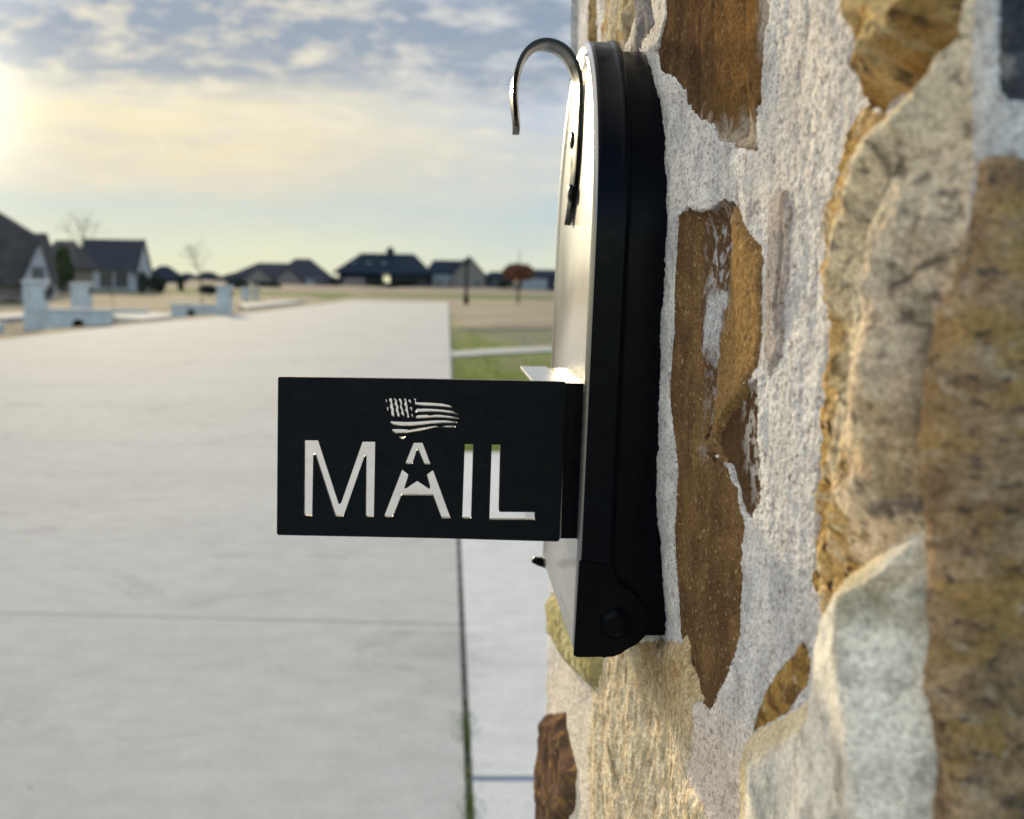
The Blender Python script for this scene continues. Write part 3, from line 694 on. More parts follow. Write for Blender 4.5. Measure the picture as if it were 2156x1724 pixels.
# curled handle
YH = .556
path = [(1190, 474), (1197, 440), (1203, 400), (1208, 350), (1211, 300), (1213.5, 240), (1215, 190), (1214.5, 165), (1209, 142), (1200, 122), (1187, 106), (1170, 96), (1151, 92), (1132, 96), (1116, 108), (1104, 126), (1096, 150), (1091.5, 178), (1091, 205), (1093, 235), (1093.5, 262), (1090, 284)]
near = [.583, .572, .564, .558, .556, .556, .556, .556, .556, .556, .556, .556, .556, .556, .556, .556, .556, .557, .559, .563, .571, .583]
widths = [.001, .011, .018, .022, .025, .026, .026, .026, .026, .026, .025, .024, .023, .022, .022, .022, .022, .022, .021, .018, .011, .001]
pts = [atY(u, v, n_) for (u, v), n_ in zip(path, near)]
# resample smoothly
def cat(P, k=4):
    P = [np.array(p, float) for p in P]; out = []
    for i in range(len(P) - 1):
        p0, p1, p2, p3 = P[max(i-1, 0)], P[i], P[i+1], P[min(i+2, len(P)-1)]
        for j in range(k):
            t = j / k; out.append(.5 * ((2*p1) + (-p0+p2)*t + (2*p0-5*p1+4*p2-p3)*t*t + (-p0+3*p1-3*p2+p3)*t**3))
    out.append(P[-1]); return out
pw = cat([list(p) + [n_, w_] for p, n_, w_ in zip(pts, near, widths)], 5)
mb = MB(); NP = 13; V = []; TK = .0017
for i, p in enumerate(pw):
    a = pw[max(i-1, 0)][:3]; c = pw[min(i+1, len(pw)-1)][:3]; t = c - a; nrm = np.array([-t[2], 0, t[0]]); nrm /= np.linalg.norm(nrm) + 1e-12
    x, z = p[0], p[2]; y0, w = p[3], max(p[4], .0006)
    prof = []
    for j in range(NP):                      # rolled edges, slightly crowned
        f = j / (NP - 1); e = 2 * f - 1
        hgt = .0007 * (abs(e) ** 3) - .0005 * math.exp(-(e / .25) ** 2)
        prof.append((y0 + w * f, hgt))
    up_ = [(x - nrm[0] * (h), y, z - nrm[2] * (h)) for y, h in prof]
    dn_ = [(x - nrm[0] * (h + TK), y, z - nrm[2] * (h + TK)) for y, h in prof[::-1]]
    V += up_ + dn_
n = 2 * NP; fs = [(i*n+k, i*n+(k+1) % n, (i+1)*n+(k+1) % n, (i+1)*n+k) for i in range(len(pw)-1) for k in range(n)]
fs += [tuple(range(n)), tuple(range((len(pw)-1)*n, len(pw)*n))]
mb.add(V, fs); ho = mb.build('handle', m_handle, None, smooth=True); autosmooth(ho, 50); under(ho, mail)
for (u, v) in [(1197, 296), (1190, 407)]:
    zr_ = atY(u, v, .569)[2]; zz_ = [p[2] for p in pw[:60]]; c = np.array([np.interp(zr_, zz_, [p[0] for p in pw[:60]]) - .0004, .5685, zr_]); rv = dome('rivet', c + np.array([.0008, 0, 0]), .0040, .0017, (-1, 0, 0), m_handle)
    rv.parent = ho

# ------------------------------------------------------------------ MAIL flag plate
YP = .500
def poly_from(pts, ox, sx, oy, sy): return [(ox + x * sx, oy + y * sy) for x, y in pts]
Lt = lambda pts: poly_from(pts, 599.9, .2618, 899.8, .2618)
Fl = lambda pts: poly_from(pts, 776.3, .1064, 811.6, .1064)
holes = [Lt(p) for p in [
    [(155,104),(265,104),(428,608),(437,618),(450,608),(622,115),(724,115),(713,718),(648,718),(652,232),(638,230),(468,716),(402,714),(240,214),(226,222),(217,712),(152,710)],
    [(1035,124),(1105,124),(1168,295),(1120,296),(1070,180),(1058,180),(1022,293),(966,293)],
    [(942,340),(990,378),(984,405),(958,486),(970,492),(1062,430),(1158,494),(1167,486),(1139,380),(1189,344),(1330,730),(1258,730),(1190,546),(934,544),(865,720),(795,720)],
    [(1445,134),(1512,134),(1495,732),(1425,732)],
    [(1662,138),(1730,138),(1718,668),(1728,679),(2008,681),(2007,742),(1643,742)]]]
holes += [Fl(p) for p in [
    [(330,272),(350,275),(360,330),(345,335),(328,300)],
    [(362,425),(382,430),(382,495),(366,505),(350,460)],
    [(410,255),(445,250),(457,300),(455,345),(475,372),(472,420),(488,445),(490,520),(502,612),(465,610),(440,580),(435,520),(440,480),(415,450),(415,415),(427,365),(420,335),(390,295)],
    [(480,252),(520,255),(550,300),(556,360),(575,400),(582,430),(575,480),(600,560),(610,618),(558,615),(555,570),(525,500),(540,440),(500,365),(518,320)],
    [(595,265),(620,255),(640,290),(655,320),(645,410),(670,470),(690,550),(708,635),(682,605),(632,570),(648,510),(610,445),(622,400),(620,340),(585,295)],
    [(685,258),(730,262),(745,330),(762,430),(775,520),(790,610),(785,640),(750,640),(760,600),(748,550),(710,495),(732,450),(690,370),(718,330)],
    [(785,290),(805,268),(830,310),(828,355),(775,312)],
    [(798,435),(848,425),(858,522),(830,482)],
    [(825,578),(860,560),(880,635),(865,635)],
    [(855,262),(930,262),(922,300),(940,335),(1080,335),(1250,345),(1450,360),(1600,395),(1655,438),(1520,425),(1300,405),(1100,400),(930,382),(900,374),(918,345),(905,292)],
    [(945,462),(1100,458),(1300,465),(1500,485),(1680,512),(1720,548),(1850,575),(1720,567),(1650,550),(1400,522),(1200,515),(950,522),(930,537),(900,512),(935,490)],
    [(955,590),(1100,582),(1160,582),(1200,598),(1300,580),(1400,580),(1600,605),(1760,635),(1815,658),(1700,657),(1500,637),(1300,630),(1100,642),(915,652)],
    [(435,708),(500,712),(700,722),(900,720),(1100,705),(1300,690),(1500,690),(1700,712),(1750,732),(1740,742),(1650,740),(1450,740),(1200,757),(1000,782),(800,797),(600,797),(480,777),(410,737)],
    [(465,865),(600,862),(740,868),(785,882),(1000,845),(1320,798),(1360,814),(1440,817),(1520,797),(1720,798),(1710,828),(1480,829),(1400,829),(1300,828),(1000,892),(750,934),(520,940),(470,917),(450,885)],
    [(535,1018),(590,1015),(740,1003),(690,1045),(640,1059),(590,1032)]]]
outer = [(585, 796), (588, 793), (700, 794.6), (900, 797.8), (1188, 803.5), (1191.5, 807), (1177.5, 1136), (1174, 1140), (900, 1132.5), (586, 1126.3), (582.5, 1123)]
TP = .0034
cu = bpy.data.curves.new('plate_outline', 'CURVE'); cu.dimensions = '2D'; cu.fill_mode = 'BOTH'; cu.resolution_u = 1
P0 = atY(885, 965, YP)
def rounded(pts, r, n=3):
    out = []; m_ = len(pts)
    for i in range(m_):
        p = np.array(pts[i]); a = np.array(pts[i-1]) - p; b = np.array(pts[(i+1) % m_]) - p
        la, lb = np.linalg.norm(a), np.linalg.norm(b); rr = min(r, la * .4, lb * .4); pa = p + a / la * rr; pb = p + b / lb * rr
        for k in range(n + 1):
            t = k / n; out.append((1-t)**2 * pa + 2*t*(1-t) * p + t*t * pb)
    return out
def spline(pts):
    sp_ = cu.splines.new('POLY'); sp_.points.add(len(pts) - 1); sp_.use_cyclic_u = True
    for i, (u, v) in enumerate(pts):
        P = atY(u, v, YP); sp_.points[i].co = (P[0] - P0[0], P[2] - P0[2], 0, 1)
spline(outer)
for i, h in enumerate(holes): spline(rounded(h, 1.1 if i < 5 else .9))
cu.extrude = TP / 2; cu.bevel_depth = .00012; cu.bevel_resolution = 1; cu.offset = -.00012
tmp = bpy.data.objects.new('tmp', cu); COL.objects.link(tmp); bpy.context.view_layer.update()
me = bpy.data.meshes.new_from_object(tmp.evaluated_get(bpy.context.evaluated_depsgraph_get())); bpy.data.objects.remove(tmp)
me.name = 'flag_plate'; me.transform(Matrix.Translation((P0[0], YP + TP / 2, P0[2])) @ Matrix.Rotation(R(90), 4, 'X'))
me.polygons.foreach_set('use_smooth', [False] * len(me.polygons))
me.materials.clear(); me.update()
plate_loc = (P0[0], YP, P0[2]); PINV = Matrix.Translation((-plate_loc[0], -plate_loc[1], -plate_loc[2]))
flag = empty('flag_bracket_sign', plate_loc)
tag(flag, 'black plate with MAIL and a waving flag cut through it, on the mailbox door', 'mail sign')
po = link('sign_plate', me, m_plate); under(po, flag, PINV)
# channel bracket behind the plate
Y0, Y1 = YP + TP, .598
zt = atY(1150, 804, YP)[2] - .0002
xb1 = atY(1190, 803, YP)[0]; xb0 = atY(1124.5, 803, YP)[0]
zb = atY(1175, 1137.5, YP)[2] + .0013
xd = XD(1.2)
br = MB(); br.box(xb0, xb1, Y0, Y1, zt - .0012, zt)
under(br.build('top_flange', m_brk, None, bevel=.0003), flag, PINV)
br = MB(); br.box(xb1 - .0012, xb1, Y0, Y1, zb, zt - .0013)
under(br.build('web', m_brk, None, bevel=.0002), flag, PINV)
br = MB(); br.box(xb0, xb1, Y0, Y1, zb - .0013, zb - .0001)
under(br.build('bottom_flange', m_brk, None, bevel=.0003), flag, PINV)
pad = MB(); zA, zB_ = zb - .0013, zt; pad.prism([(xb1, YP + .004, zA), (XD(zA) + .0016, YP + .004, zA), (XD(zB_) + .0016, YP + .004, zB_ - .0004), (xb1, YP + .004, zB_ - .0004)], np.zeros(3), np.array([0, .09, 0])); under(pad.build('gap_pad', m_box, None), flag, PINV)  # dark pad added to fill the gap, standing for the door's dark reflection
# round pads between bracket and door
for dz in ():
    mg = MB(); zc_ = (zt + zb) / 2 + dz
    mg.tube([(xb1, .55, zc_), (XD(zc_) + .0012, .55, zc_)], [.009, .009], 24)
    under(mg.build('gap_pad', m_box, None), flag, PINV)

# ------------------------------------------------------------------ ground
def g(u, v, z=0.0): return atZ(u, v, z)
jx = g(985, 1600)[0]; XE = .5 * (g(957, 1150)[0] + jx)      # right edge of the road slab
print('road edge', XE, g(945, 640)[0], g(990, 1724)[0])
left_pts = [g(u, v) for u, v in [(0, 716), (150, 697), (300, 681), (460, 667), (560, 655), (650, 644), (738, 633)]]
YEND = left_pts[-1][1]; print('road end', YEND, [tuple(np.round(p[:2], 2)) for p in left_pts])
xl = lambda y: np.interp(y, [p[1] for p in left_pts], [p[0] for p in left_pts])
DRV0, DRV1 = -2.0, g(990, 952)[1]
def hgt(X, Y):
    Z = np.full(X.shape, -.035)
    left = smooth((xl(Y) - .3 - X) / 1.5); Z = Z - left * .03
    Z = Z - .22 * np.exp(-((X - (xl(Y) - 3.2)) / 1.1) ** 2) * (Y > 10)                 # left swale
    dy = Y - (36 + .9 * (X - .5)); Z = Z - .16 * np.exp(-(dy / 1.6) ** 2) * smooth((X - .3) / .8)
    Z = Z + .10 * np.exp(-((dy - 5) / 4) ** 2) * smooth((X - .3) / 1.5)
    Z = Z + .04 * perlin(X / 2.3, Y / 3.1) * smooth((np.abs(X + 4) - 5) / 2)
    Z = Z + .45 * smooth((Y - 135) / 120) + .55 * smooth((-X - 12) / 40) * smooth((Y - 40) / 80)
    in_road = (X > xl(Y) - .05) & (X < XE + .1) & (Y < YEND + 1)
    in_drv = (X > XE) & (X < 14) & (Y > DRV0) & (Y < DRV1 + .05)
    near = (Y < 12) & (X > XE - 9) & (X < 14)
    Z = np.where(in_road | in_drv, np.minimum(Z, -.035), Z); Z = np.where(near, -.035, Z)
    return Z
xs = np.concatenate([-np.geomspace(1500, 14, 40), np.linspace(-13.5, -5, 50), np.linspace(-4.7, XE - .05, 14), np.linspace(XE + .02, 6, 90), np.linspace(6.2, 15, 30), np.geomspace(16, 1500, 40)])
ys = np.concatenate([-np.geomspace(1500, 3, 24), np.linspace(-2.5, 9, 30), np.linspace(9.2, 60, 230), np.linspace(60.5, 200, 160), np.geomspace(203, 3000, 50)])
XX, YY = np.meshgrid(xs, ys); ZZ = hgt(XX, YY)
# colours of the turf: dormant tan, green where it is watered
n1 = fbm(XX, YY, 5, 4, off=3); n2 = fbm(XX, YY, 1.4, 3, off=9); n3 = fbm(XX, YY, 22, 3, off=19, ax=3)
tan = np.array([.19, .165, .12]); tan2 = np.array([.26, .225, .165]); gre = np.array([.20, .225, .05]); drk = np.array([.135, .12, .085])
def mx(a, b, f): return a * (1 - f[..., None]) + b * f[..., None]
cc_ = mx(np.broadcast_to(tan, XX.shape + (3,)), tan2, smooth(n1 + .5))
rg = smooth((XX - XE) / .05) * smooth((34.5 + .9 * XX - YY) / 2) * smooth((YY - 5) / 3)
gm = rg * smooth(n2 * 1.2 + .42 + .55 * np.exp(-((XX - .5) / .5) ** 2) + .3 * np.exp(-((YY - 15) / 6) ** 2))
gm = np.maximum(gm, smooth((XX - XE) / .05) * np.exp(-((XX - XE - .12) / .22) ** 2) * (YY < 42) * .8)
band = smooth((YY - 101) / 5) * smooth((152 - YY) / 14) * smooth((XX + 32) / 6)
cc_ = mx(cc_, gre, gm * .92)
cc_ = mx(cc_, drk, rg * smooth(n2 * -1.5 + .1 + smooth((YY - 27) / 4) * .55 - np.exp(-((XX - .7) / .6) ** 2)) * .7)
cc_ = mx(cc_, np.array([.05, .085, .022]), band)
cc_ = mx(cc_, np.array([.13, .11, .095]), smooth((YY - 150) / 10) * .9)
cc_ = mx(cc_, drk * .8, (np.abs(YY - (36 + .9 * (XX - .5))) < 1.5) * (XX > XE + .2) * .6)
mb_idx = np.arange(XX.size).reshape(XX.shape)
me = bpy.data.meshes.new('ground'); V = np.stack([XX, YY, ZZ], -1).reshape(-1, 3); qd = np.stack([mb_idx[:-1, :-1], mb_idx[:-1, 1:], mb_idx[1:, 1:], mb_idx[1:, :-1]], -1).reshape(-1, 4)
me.from_pydata(V.tolist(), [], qd.tolist()); me.polygons.foreach_set('use_smooth', [True] * len(me.polygons))
at = me.color_attributes.new('tint', 'FLOAT_COLOR', 'POINT'); at.data.foreach_set('color', np.concatenate([cc_.reshape(-1, 3), np.ones((XX.size, 1))], 1).astype(np.float32).ravel())
m_turf, nt, b = nodes('turf'); a_ = N(nt, 'ShaderNodeAttribute'); a_.attribute_name = 'tint'; v = objco(nt)
c = mixc(nt, 1.0, a_.outputs['Color'], ramp(nt, noise(nt, v, 9, 8, .7), [(.3, .62), (.5, 1.0), (.7, 1.35)]), 'MULTIPLY')
L(nt, c, b.inputs['Base Color']); b.inputs['Roughness'].default_value = 1; b.inputs['Specular IOR Level'].default_value = .05
bump(nt, b, noise(nt, v, 30, 6, .7), 1, .03)
tag(link('ground', me, m_turf), kind='structure')

def concrete(name, col, k=1.0, streak=True):
    m, nt, b = nodes(name); v = objco(nt)
    big = noise(nt, v, .55, 5, .6, .4); mid = noise(nt, v, 7, 6, .65); fine = noise(nt, v, 160, 4, .7)
    st = noise(nt, objco(nt, (.9, 9.0, 1)), 1.6, 5, .6)
    c = ramp(nt, big, [(.25, [x * .90 for x in col]), (.5, col), (.78, [min(1, x * 1.08) for x in col])])
    c = mixc(nt, 1, c, ramp(nt, mid, [(.3, .90), (.6, 1.03), (.75, 1.08)]), 'MULTIPLY')
    c = mixc(nt, 1, c, ramp(nt, fine, [(.25, .80), (.45, 1.0), (.7, 1.08)]), 'MULTIPLY')
    if streak: c = mixc(nt, 1, c, ramp(nt, st, [(.3, .98), (.7, 1.015)]), 'MULTIPLY')
    stn = noise(nt, v, 1.3, 6, .7, 1.0); c = mixc(nt, 1, c, ramp(nt, stn, [(.34, .84), (.44, 1.0), (.66, 1.0), (.74, 1.07)]), 'MULTIPLY')
    # stray dark specks and pale scuffs
    sp1 = noise(nt, v, 34, 2, .5); c = mixc(nt, 1, c, ramp(nt, sp1, [(.22, .55), (.29, 1.0), (.70, 1.0), (.76, 1.2)]), 'MULTIPLY'); gr = noise(nt, v, 60, 5, .8); c = mixc(nt, 1, c, ramp(nt, gr, [(.3, .88), (.5, 1.0), (.7, 1.1)]), 'MULTIPLY')
    L(nt, c, b.inputs['Base Color']); b.inputs['Roughness'].default_value = .95; b.inputs['Specular IOR Level'].default_value = .02
    bump(nt, b, math_(nt, 'ADD', fine, math_(nt, 'MULTIPLY', st, .12)), .5, .002)
    return m
m_road = concrete('road_concrete', (.352, .354, .355)); m_drive = concrete('driveway_concrete', (.46, .47, .48), streak=False)
m_joint = simple('joint_sealant', (.17, .165, .16), .9, .4, 12)
def slab(name, poly, m, z=0.0, th=.06, kind='structure'):
    mb = MB(); mb.prism([(p[0], p[1], z) for p in poly], np.array([0, 0, -th]), np.zeros(3))
    o = mb.build(name, m, None, bevel=0); return tag(o, kind=kind) if kind else o
# road slabs with real gaps between them
pa, pb_ = g(0, 1290), g(955, 1315); js = (pb_[1] - pa[1]) / (pb_[0] - pa[0]); yj = pb_[1]; pitch = g(560, 938)[1] - js * (g(560, 938)[0] - XE) - yj
print('joint', yj, pitch, js)
gap = .012
ycuts = [yj + pitch * k for k in range(-2, int((YEND - yj) / pitch) + 1)]
rm = MB()
for i in range(-1, len(ycuts)):
    ya = (ycuts[i] + gap / 2) if i >= 0 else -14.0; yb = (ycuts[i + 1] - gap / 2) if i + 1 < len(ycuts) else YEND + .4
    def sk(x): return js * (x - XE)
    base_l = lambda y: xl(max(y, left_pts[0][1]))
    if i < 0: L0, L1 = base_l(ya), base_l(yb)
    else: L0, L1 = base_l(ya + sk(base_l(ya))), base_l(yb + sk(base_l(yb)))
    s0 = 1 if i >= 0 else 0; s1_ = 1 if i + 1 < len(ycuts) else 0
    rm.prism([(XE, ya, 0), (XE, yb, 0), (L1, yb + s1_ * sk(L1), 0), (L0, ya + s0 * sk(L0), 0)], np.array([0, 0, -.2]), np.zeros(3))
tag(rm.build('road', m_road), kind='structure')
bed = MB(); bed.box(-5.6, XE + .02, -14, YEND - .5, -.034, -.022); bed.box(XE + .002, XE + .05, -2, DRV1 - .1, -.034, -.019)
tag(bed.build('road_bed', m_joint), kind='structure')
# driveway to the right, in two pours with a strip joint
yS = g(1060, 1640)[1]; XG = XE + .020
dm = MB(); dm.box(XG, 14, -2.0, yS - .02, -.15, .002); dm.box(XG, 14, yS + .02, DRV1, -.15, .002)
tag(dm.build('driveway', m_drive), kind='structure')
m_strip = simple('expansion_strip', (.20, .235, .30), .85, .2, 20)
st = MB(); st.box(XG, 14, yS - .0195, yS + .0195, -.03, -.004); tag(st.build('expansion_strip', m_strip), kind='structure')
# footpath crossing the grass on the right
pp = [g(u, v, -.01) for u, v in [(950, 741), (950, 751), (1045, 745), (1140, 740), (1260, 736), (1260, 727), (1140, 731), (1045, 734.5)]]
pp[0][0] = pp[1][0] = XE + .02
mb = MB(); mb.prism([(p[0], p[1], -.01) for p in pp], np.array([0, 0, -.12]), np.array([0, 0, .012])); tag(mb.build('footpath', m_road), kind='structure')
# left driveway strips across the street
def gp(u, v, z=-.05): return g(u, v, z)
for pts in ([(-80, 668), (50, 661), (95, 660), (95, 666), (50, 670), (-80, 680)], [(232, 664), (330, 660), (360, 663), (360, 669), (300, 676), (250, 672)], [(500, 640), (600, 634), (640, 636), (560, 645), (520, 650)]):
    mb = MB(); mb.prism([gp(u, v) for u, v in pts], np.array([0, 0, -.1]), np.array([0, 0, .05])); tag(mb.build('driveway', m_road), kind='structure')

# weeds in the crack + blades on the verge
m_grass, nt, b = nodes('grass_blades'); a_ = N(nt, 'ShaderNodeAttribute'); a_.attribute_name = 'tint'
L(nt, a_.outputs['Color'], b.inputs['Base Color']); b.inputs['Roughness'].default_value = .7; b.inputs['Subsurface Weight'].default_value = 0
def blades(name, P, hs, colf, wid, m):
    V = []; Fc = []; Cl = []
    for (x, y, z), h in zip(P, hs):
        a = random.uniform(0, 6.28); w = wid * random.uniform(.7, 1.3); lx, ly = random.gauss(0, .45) * h, random.gauss(0, .45) * h
        dx, dy = math.cos(a) * w, math.sin(a) * w; bI = len(V)
        V += [(x - dx, y - dy, z), (x + dx, y + dy, z), (x + dx * .6 + lx * .4, y + dy * .6 + ly * .4, z + h * .6), (x - dx * .6 + lx * .4, y - dy * .6 + ly * .4, z + h * .6), (x + lx, y + ly, z + h)]
        Fc += [(bI, bI+1, bI+2, bI+3), (bI+3, bI+2, bI+4)]; c = colf(x, y); Cl += [c] * 5
    me = bpy.data.meshes.new(name); me.from_pydata(V, [], Fc)
    at = me.color_attributes.new('tint', 'FLOAT_COLOR', 'POINT'); at.data.foreach_set('color', np.array([list(c) + [1] for c in Cl], np.float32).ravel())
    return link(name, me, m)
P = []; Hh = []
while len(P) < 5200:
    y = random.uniform(1.0, 4.1) if random.random() < .7 else random.uniform(1.0, 7.5)
    dens = .5 + .5 * math.sin(y * 9) + .4 * math.sin(y * 23 + 1)
    lim = .95 if y < 3.75 else .12
    if random.random() > lim * max(.1, dens): continue
    P.append((XE + random.gauss(.010, .015), y, -.02)); Hh.append(random.uniform(.012, .034) if y < 3.75 else random.uniform(.008, .02))
tag(blades('crack_weeds', P, Hh, lambda x, y: random.choice([(.10, .17, .03), (.15, .20, .05), (.22, .21, .08), (.08, .12, .03)]), .0016, m_grass), kind='stuff')
P = []; Hh = []
for _ in range(42000):
    y = DRV1 + (38 - DRV1) * random.random() ** 1.5; x = XE + .03 + abs(random.gauss(0, 1.0)) * (.4 + .09 * y)
    if x > 5: continue
    P.append((x, y, 0)); Hh.append(random.uniform(.02, .06))
PX = np.array(P); zz = hgt(PX[:, 0], PX[:, 1])
P = [(p[0], p[1], z) for p, z in zip(P, zz)]
gn = fbm(PX[:, 0], PX[:, 1], 1.4, 3, off=9)
gcol = {}
for (p, v_) in zip(P, gn): gcol[(p[0], p[1])] = v_
def vc(x, y):
    t = gcol[(x, y)] + .30 + .5 * math.exp(-((x - .5) / .5) ** 2) + .3 * math.exp(-((y - 15) / 6) ** 2) - .8 * max(0, min(1, (y - 26) / 4)) + random.gauss(0, .15)
    k = random.uniform(.7, 1.25)
    return (.25 * k, .285 * k, .06 * k) if t > .1 else (.38 * k, .34 * k, .24 * k)
pth = np.array([p[:2] for p in pp])
def inpoly(x, y, p):
    c = False; n = len(p)
    for i in range(n):
        x0, y0 = p[i]; x1, y1 = p[i-1]
        if (y0 > y) != (y1 > y) and x < (x1 - x0) * (y - y0) / (y1 - y0) + x0: c = not c
    return c
keepi = [i for i, p in enumerate(P) if not inpoly(p[0], p[1], pth)]
tag(blades('verge_grass', [P[i] for i in keepi], [Hh[i] for i in keepi], vc, .004, m_grass), kind='stuff')

# ------------------------------------------------------------------ things across the street
m_white = simple('white_limestone', (.52, .53, .55), .85, .18, 6, .01)
m_cream = simple('cream_limestone', (.55, .50, .40), .85, .18, 6, .01)
m_black = simple('dark_opening', (.01, .01, .01), .9)
def gz(Y, X): return float(hgt(np.array([float(X)]), np.array([float(Y)]))[0])
def post(u0, u1, vtop, vbase, label, m=m_white, group='stone mailbox pillars across the street', boxed=True):
    b0 = g((u0 + u1) / 2, vbase, -.06); Y = b0[1]; a = atY(u0, vtop, Y); c = atY(u1, vtop, Y); w = c[0] - a[0]; z = a[2]
    zb_ = gz(Y, b0[0]) - .05; o = empty('entry_pillar', (b0[0], Y + w / 2, zb_)); tag(o, label, 'pillar', group)
    s = MB(); s.box(-w * .46, w * .46, -w * .46, w * .46, 0, z - zb_ - .08); s.build('shaft', m, o, bevel=.02)
    s = MB(); s.box(-w * .54, w * .54, -w * .54, w * .54, z - zb_ - .08, z - zb_); s.build('cap', m, o, bevel=.02)
    s = MB(); s.box(w * .461, w * .50, -w * .2, w * .2, (z - zb_) * .62, (z - zb_) * .84); s.build('mail_door', m_black, o)
    return o, Y
def headwall(u0, u1, vtop, vbase, hole, rh, label, group='low culvert walls beside the driveways'):
    b0 = g((u0 + u1) / 2, vbase, -.16); Y = b0[1]; A = atY(u0, vtop, Y); B = atY(u1, vtop, Y); w = B[0] - A[0]; zb_ = -.25
    o = empty('culvert_wall', (A[0], Y, zb_)); tag(o, label, 'low wall', group)
    H = .5 * (A[2] + B[2]) - zb_; s = MB()
    ang = np.linspace(math.pi, 0, 12); hx = atY(hole[0], hole[1], Y); cx = hx[0] - A[0]; cz = hx[2] - zb_; r = rh / F * Y
    # wall face around the pipe: four boxes and a ring
    s.box(0, cx - r, 0, .25, 0, H); s.box(cx + r, w, 0, .25, 0, H); s.box(cx - r, cx + r, 0, .25, cz + r, H); s.box(cx - r, cx + r, 0, .25, -.1, max(-.09, cz - r))
    s.box(-.04, w + .04, -.04, .29, H, H + .05)
    s.build('wall', m_white, o)
    s = MB(); n = 20; ring0 = [(cx + r * 1.0 * math.cos(t), 0, cz + r * math.sin(t)) for t in np.linspace(0, 2 * math.pi, n + 1)[:-1]]
    outer_ = [(cx + r * 1.16 * math.cos(t), 0, cz + r * 1.16 * math.sin(t)) for t in np.linspace(0, 2 * math.pi, n + 1)[:-1]]
    V = [(x, -.03, z) for x, y, z in ring0] + [(x, -.03, z) for x, y, z in outer_] + [(x, 2.5, z) for x, y, z in ring0] + [(x, .2, z) for x, y, z in outer_]
    s.add(V, [(k, (k+1) % n, n+(k+1) % n, n+k) for k in range(n)] + [(k, (k+1) % n, 2*n+(k+1) % n, 2*n+k) for k in range(n)] + [(n+k, n+(k+1) % n, 3*n+(k+1) % n, 3*n+k) for k in range(n)] + [tuple(range(2*n, 3*n))])
    s.build('pipe', m_black, o)
    return o
post(47, 93, 589, 681, 'nearest white stone pillar across the street at the left end of the low wall')
post(147, 187, 595, 657, 'white stone pillar standing behind the nearer low wall')
post(454, 486, 600, 664, 'white stone pillar at the right end of the farther low wall')
post(508, 523, 604, 632, 'greyish little pillar farther up the street, left of the cream one', m_white)
post(528, 544, 601, 631, 'cream little pillar farthest up the street', m_cream)
headwall(90, 232, 654, 691, (165, 684), 10, 'long pale blue low wall with a dark round pipe, nearest on the left')
headwall(360, 455, 643, 664, (402, 660), 7, 'low wall with a small dark pipe, farther up the street')
s = MB(); a0 = g(232, 661, -.05); Yh = a0[1]; A = atY(232, 654, Yh); B = atY(308, 655, Yh); s.box(A[0], B[0], Yh, Yh + .25, -.3, A[2]); s.box(A[0] - .03, B[0] + .03, Yh - .03, Yh + .28, A[2], A[2] + .05)
o = s.build('culvert_wall', m_white); tag(o, 'short pale low wall without a pipe behind the nearest low wall', 'low wall', 'low culvert walls beside the driveways')
A = atY(-30, 640, 30.0); B = atY(-4, 640, 30.0)
s = MB(); s.box(A[0], B[0], 30, 30.4, -.4, .1); s.box(A[0] - .04, B[0] + .04, 29.97, 30.43, .1, .15)
tag(s.build('culvert_wall', m_white), 'pale end of a low wall cut by the left edge of the picture', 'low wall', 'low culvert walls beside the driveways')

# ------------------------------------------------------------------ houses
m_roofg = simple('grey_shingles', (.038, .042, .054), .9, .2, 2.0, .02)
m_roofd = simple('dark_shingles', (.010, .020, .036), .85, .2, 2.0, .02)
m_roofb = simple('brown_shingles', (.075, .068, .070), .9, .2, 2.0, .02)
m_brick = simple('pale_painted_brick', (.46, .43, .46), .9, .15, 4, .01)
m_brick2 = simple('tan_brick', (.24, .20, .18), .9, .2, 4, .01)
m_brick3 = simple('dark_brick', (.065, .065, .08), .9, .2, 4, .01)
m_trim = simple('white_trim', (.30, .31, .33), .7, .08)
m_glass, nt, b = nodes('window_glass'); b.inputs['Base Color'].default_value = (.02, .025, .035, 1); b.inputs['Roughness'].default_value = .08
m_glow, nt, b = nodes('lit_glint_window'); b.inputs['Base Color'].default_value = (.6, .6, .4, 1); b.inputs['Emission Color'].default_value = (1, .98, .62, 1); b.inputs['Emission Strength'].default_value = .75
def window(parent, x0, x1, z0, z1, y, mat=None, name='window'):
    s = MB(); t = .10
    s.box(x0 - t, x1 + t, y - .06, y + .02, z1, z1 + t); s.box(x0 - t, x1 + t, y - .06, y + .02, z0 - t, z0)
    s.box(x0 - t, x0, y - .06, y + .02, z0, z1); s.box(x1, x1 + t, y - .06, y + .02, z0, z1); s.box((x0+x1)/2 - .03, (x0+x1)/2 + .03, y - .045, y + .02, z0, z1)
    w = s.build(name, m_trim, parent); s = MB(); s.box(x0, x1, y - .02, y + .01, z0, z1); s.build('pane', mat or m_glass, w); return w
def block(parent, x0, x1, y0, y1, z0, z1, m, name='wall'):
    s = MB(); s.box(x0, x1, y0, y1, z0, z1); return s.build(name, m, parent)
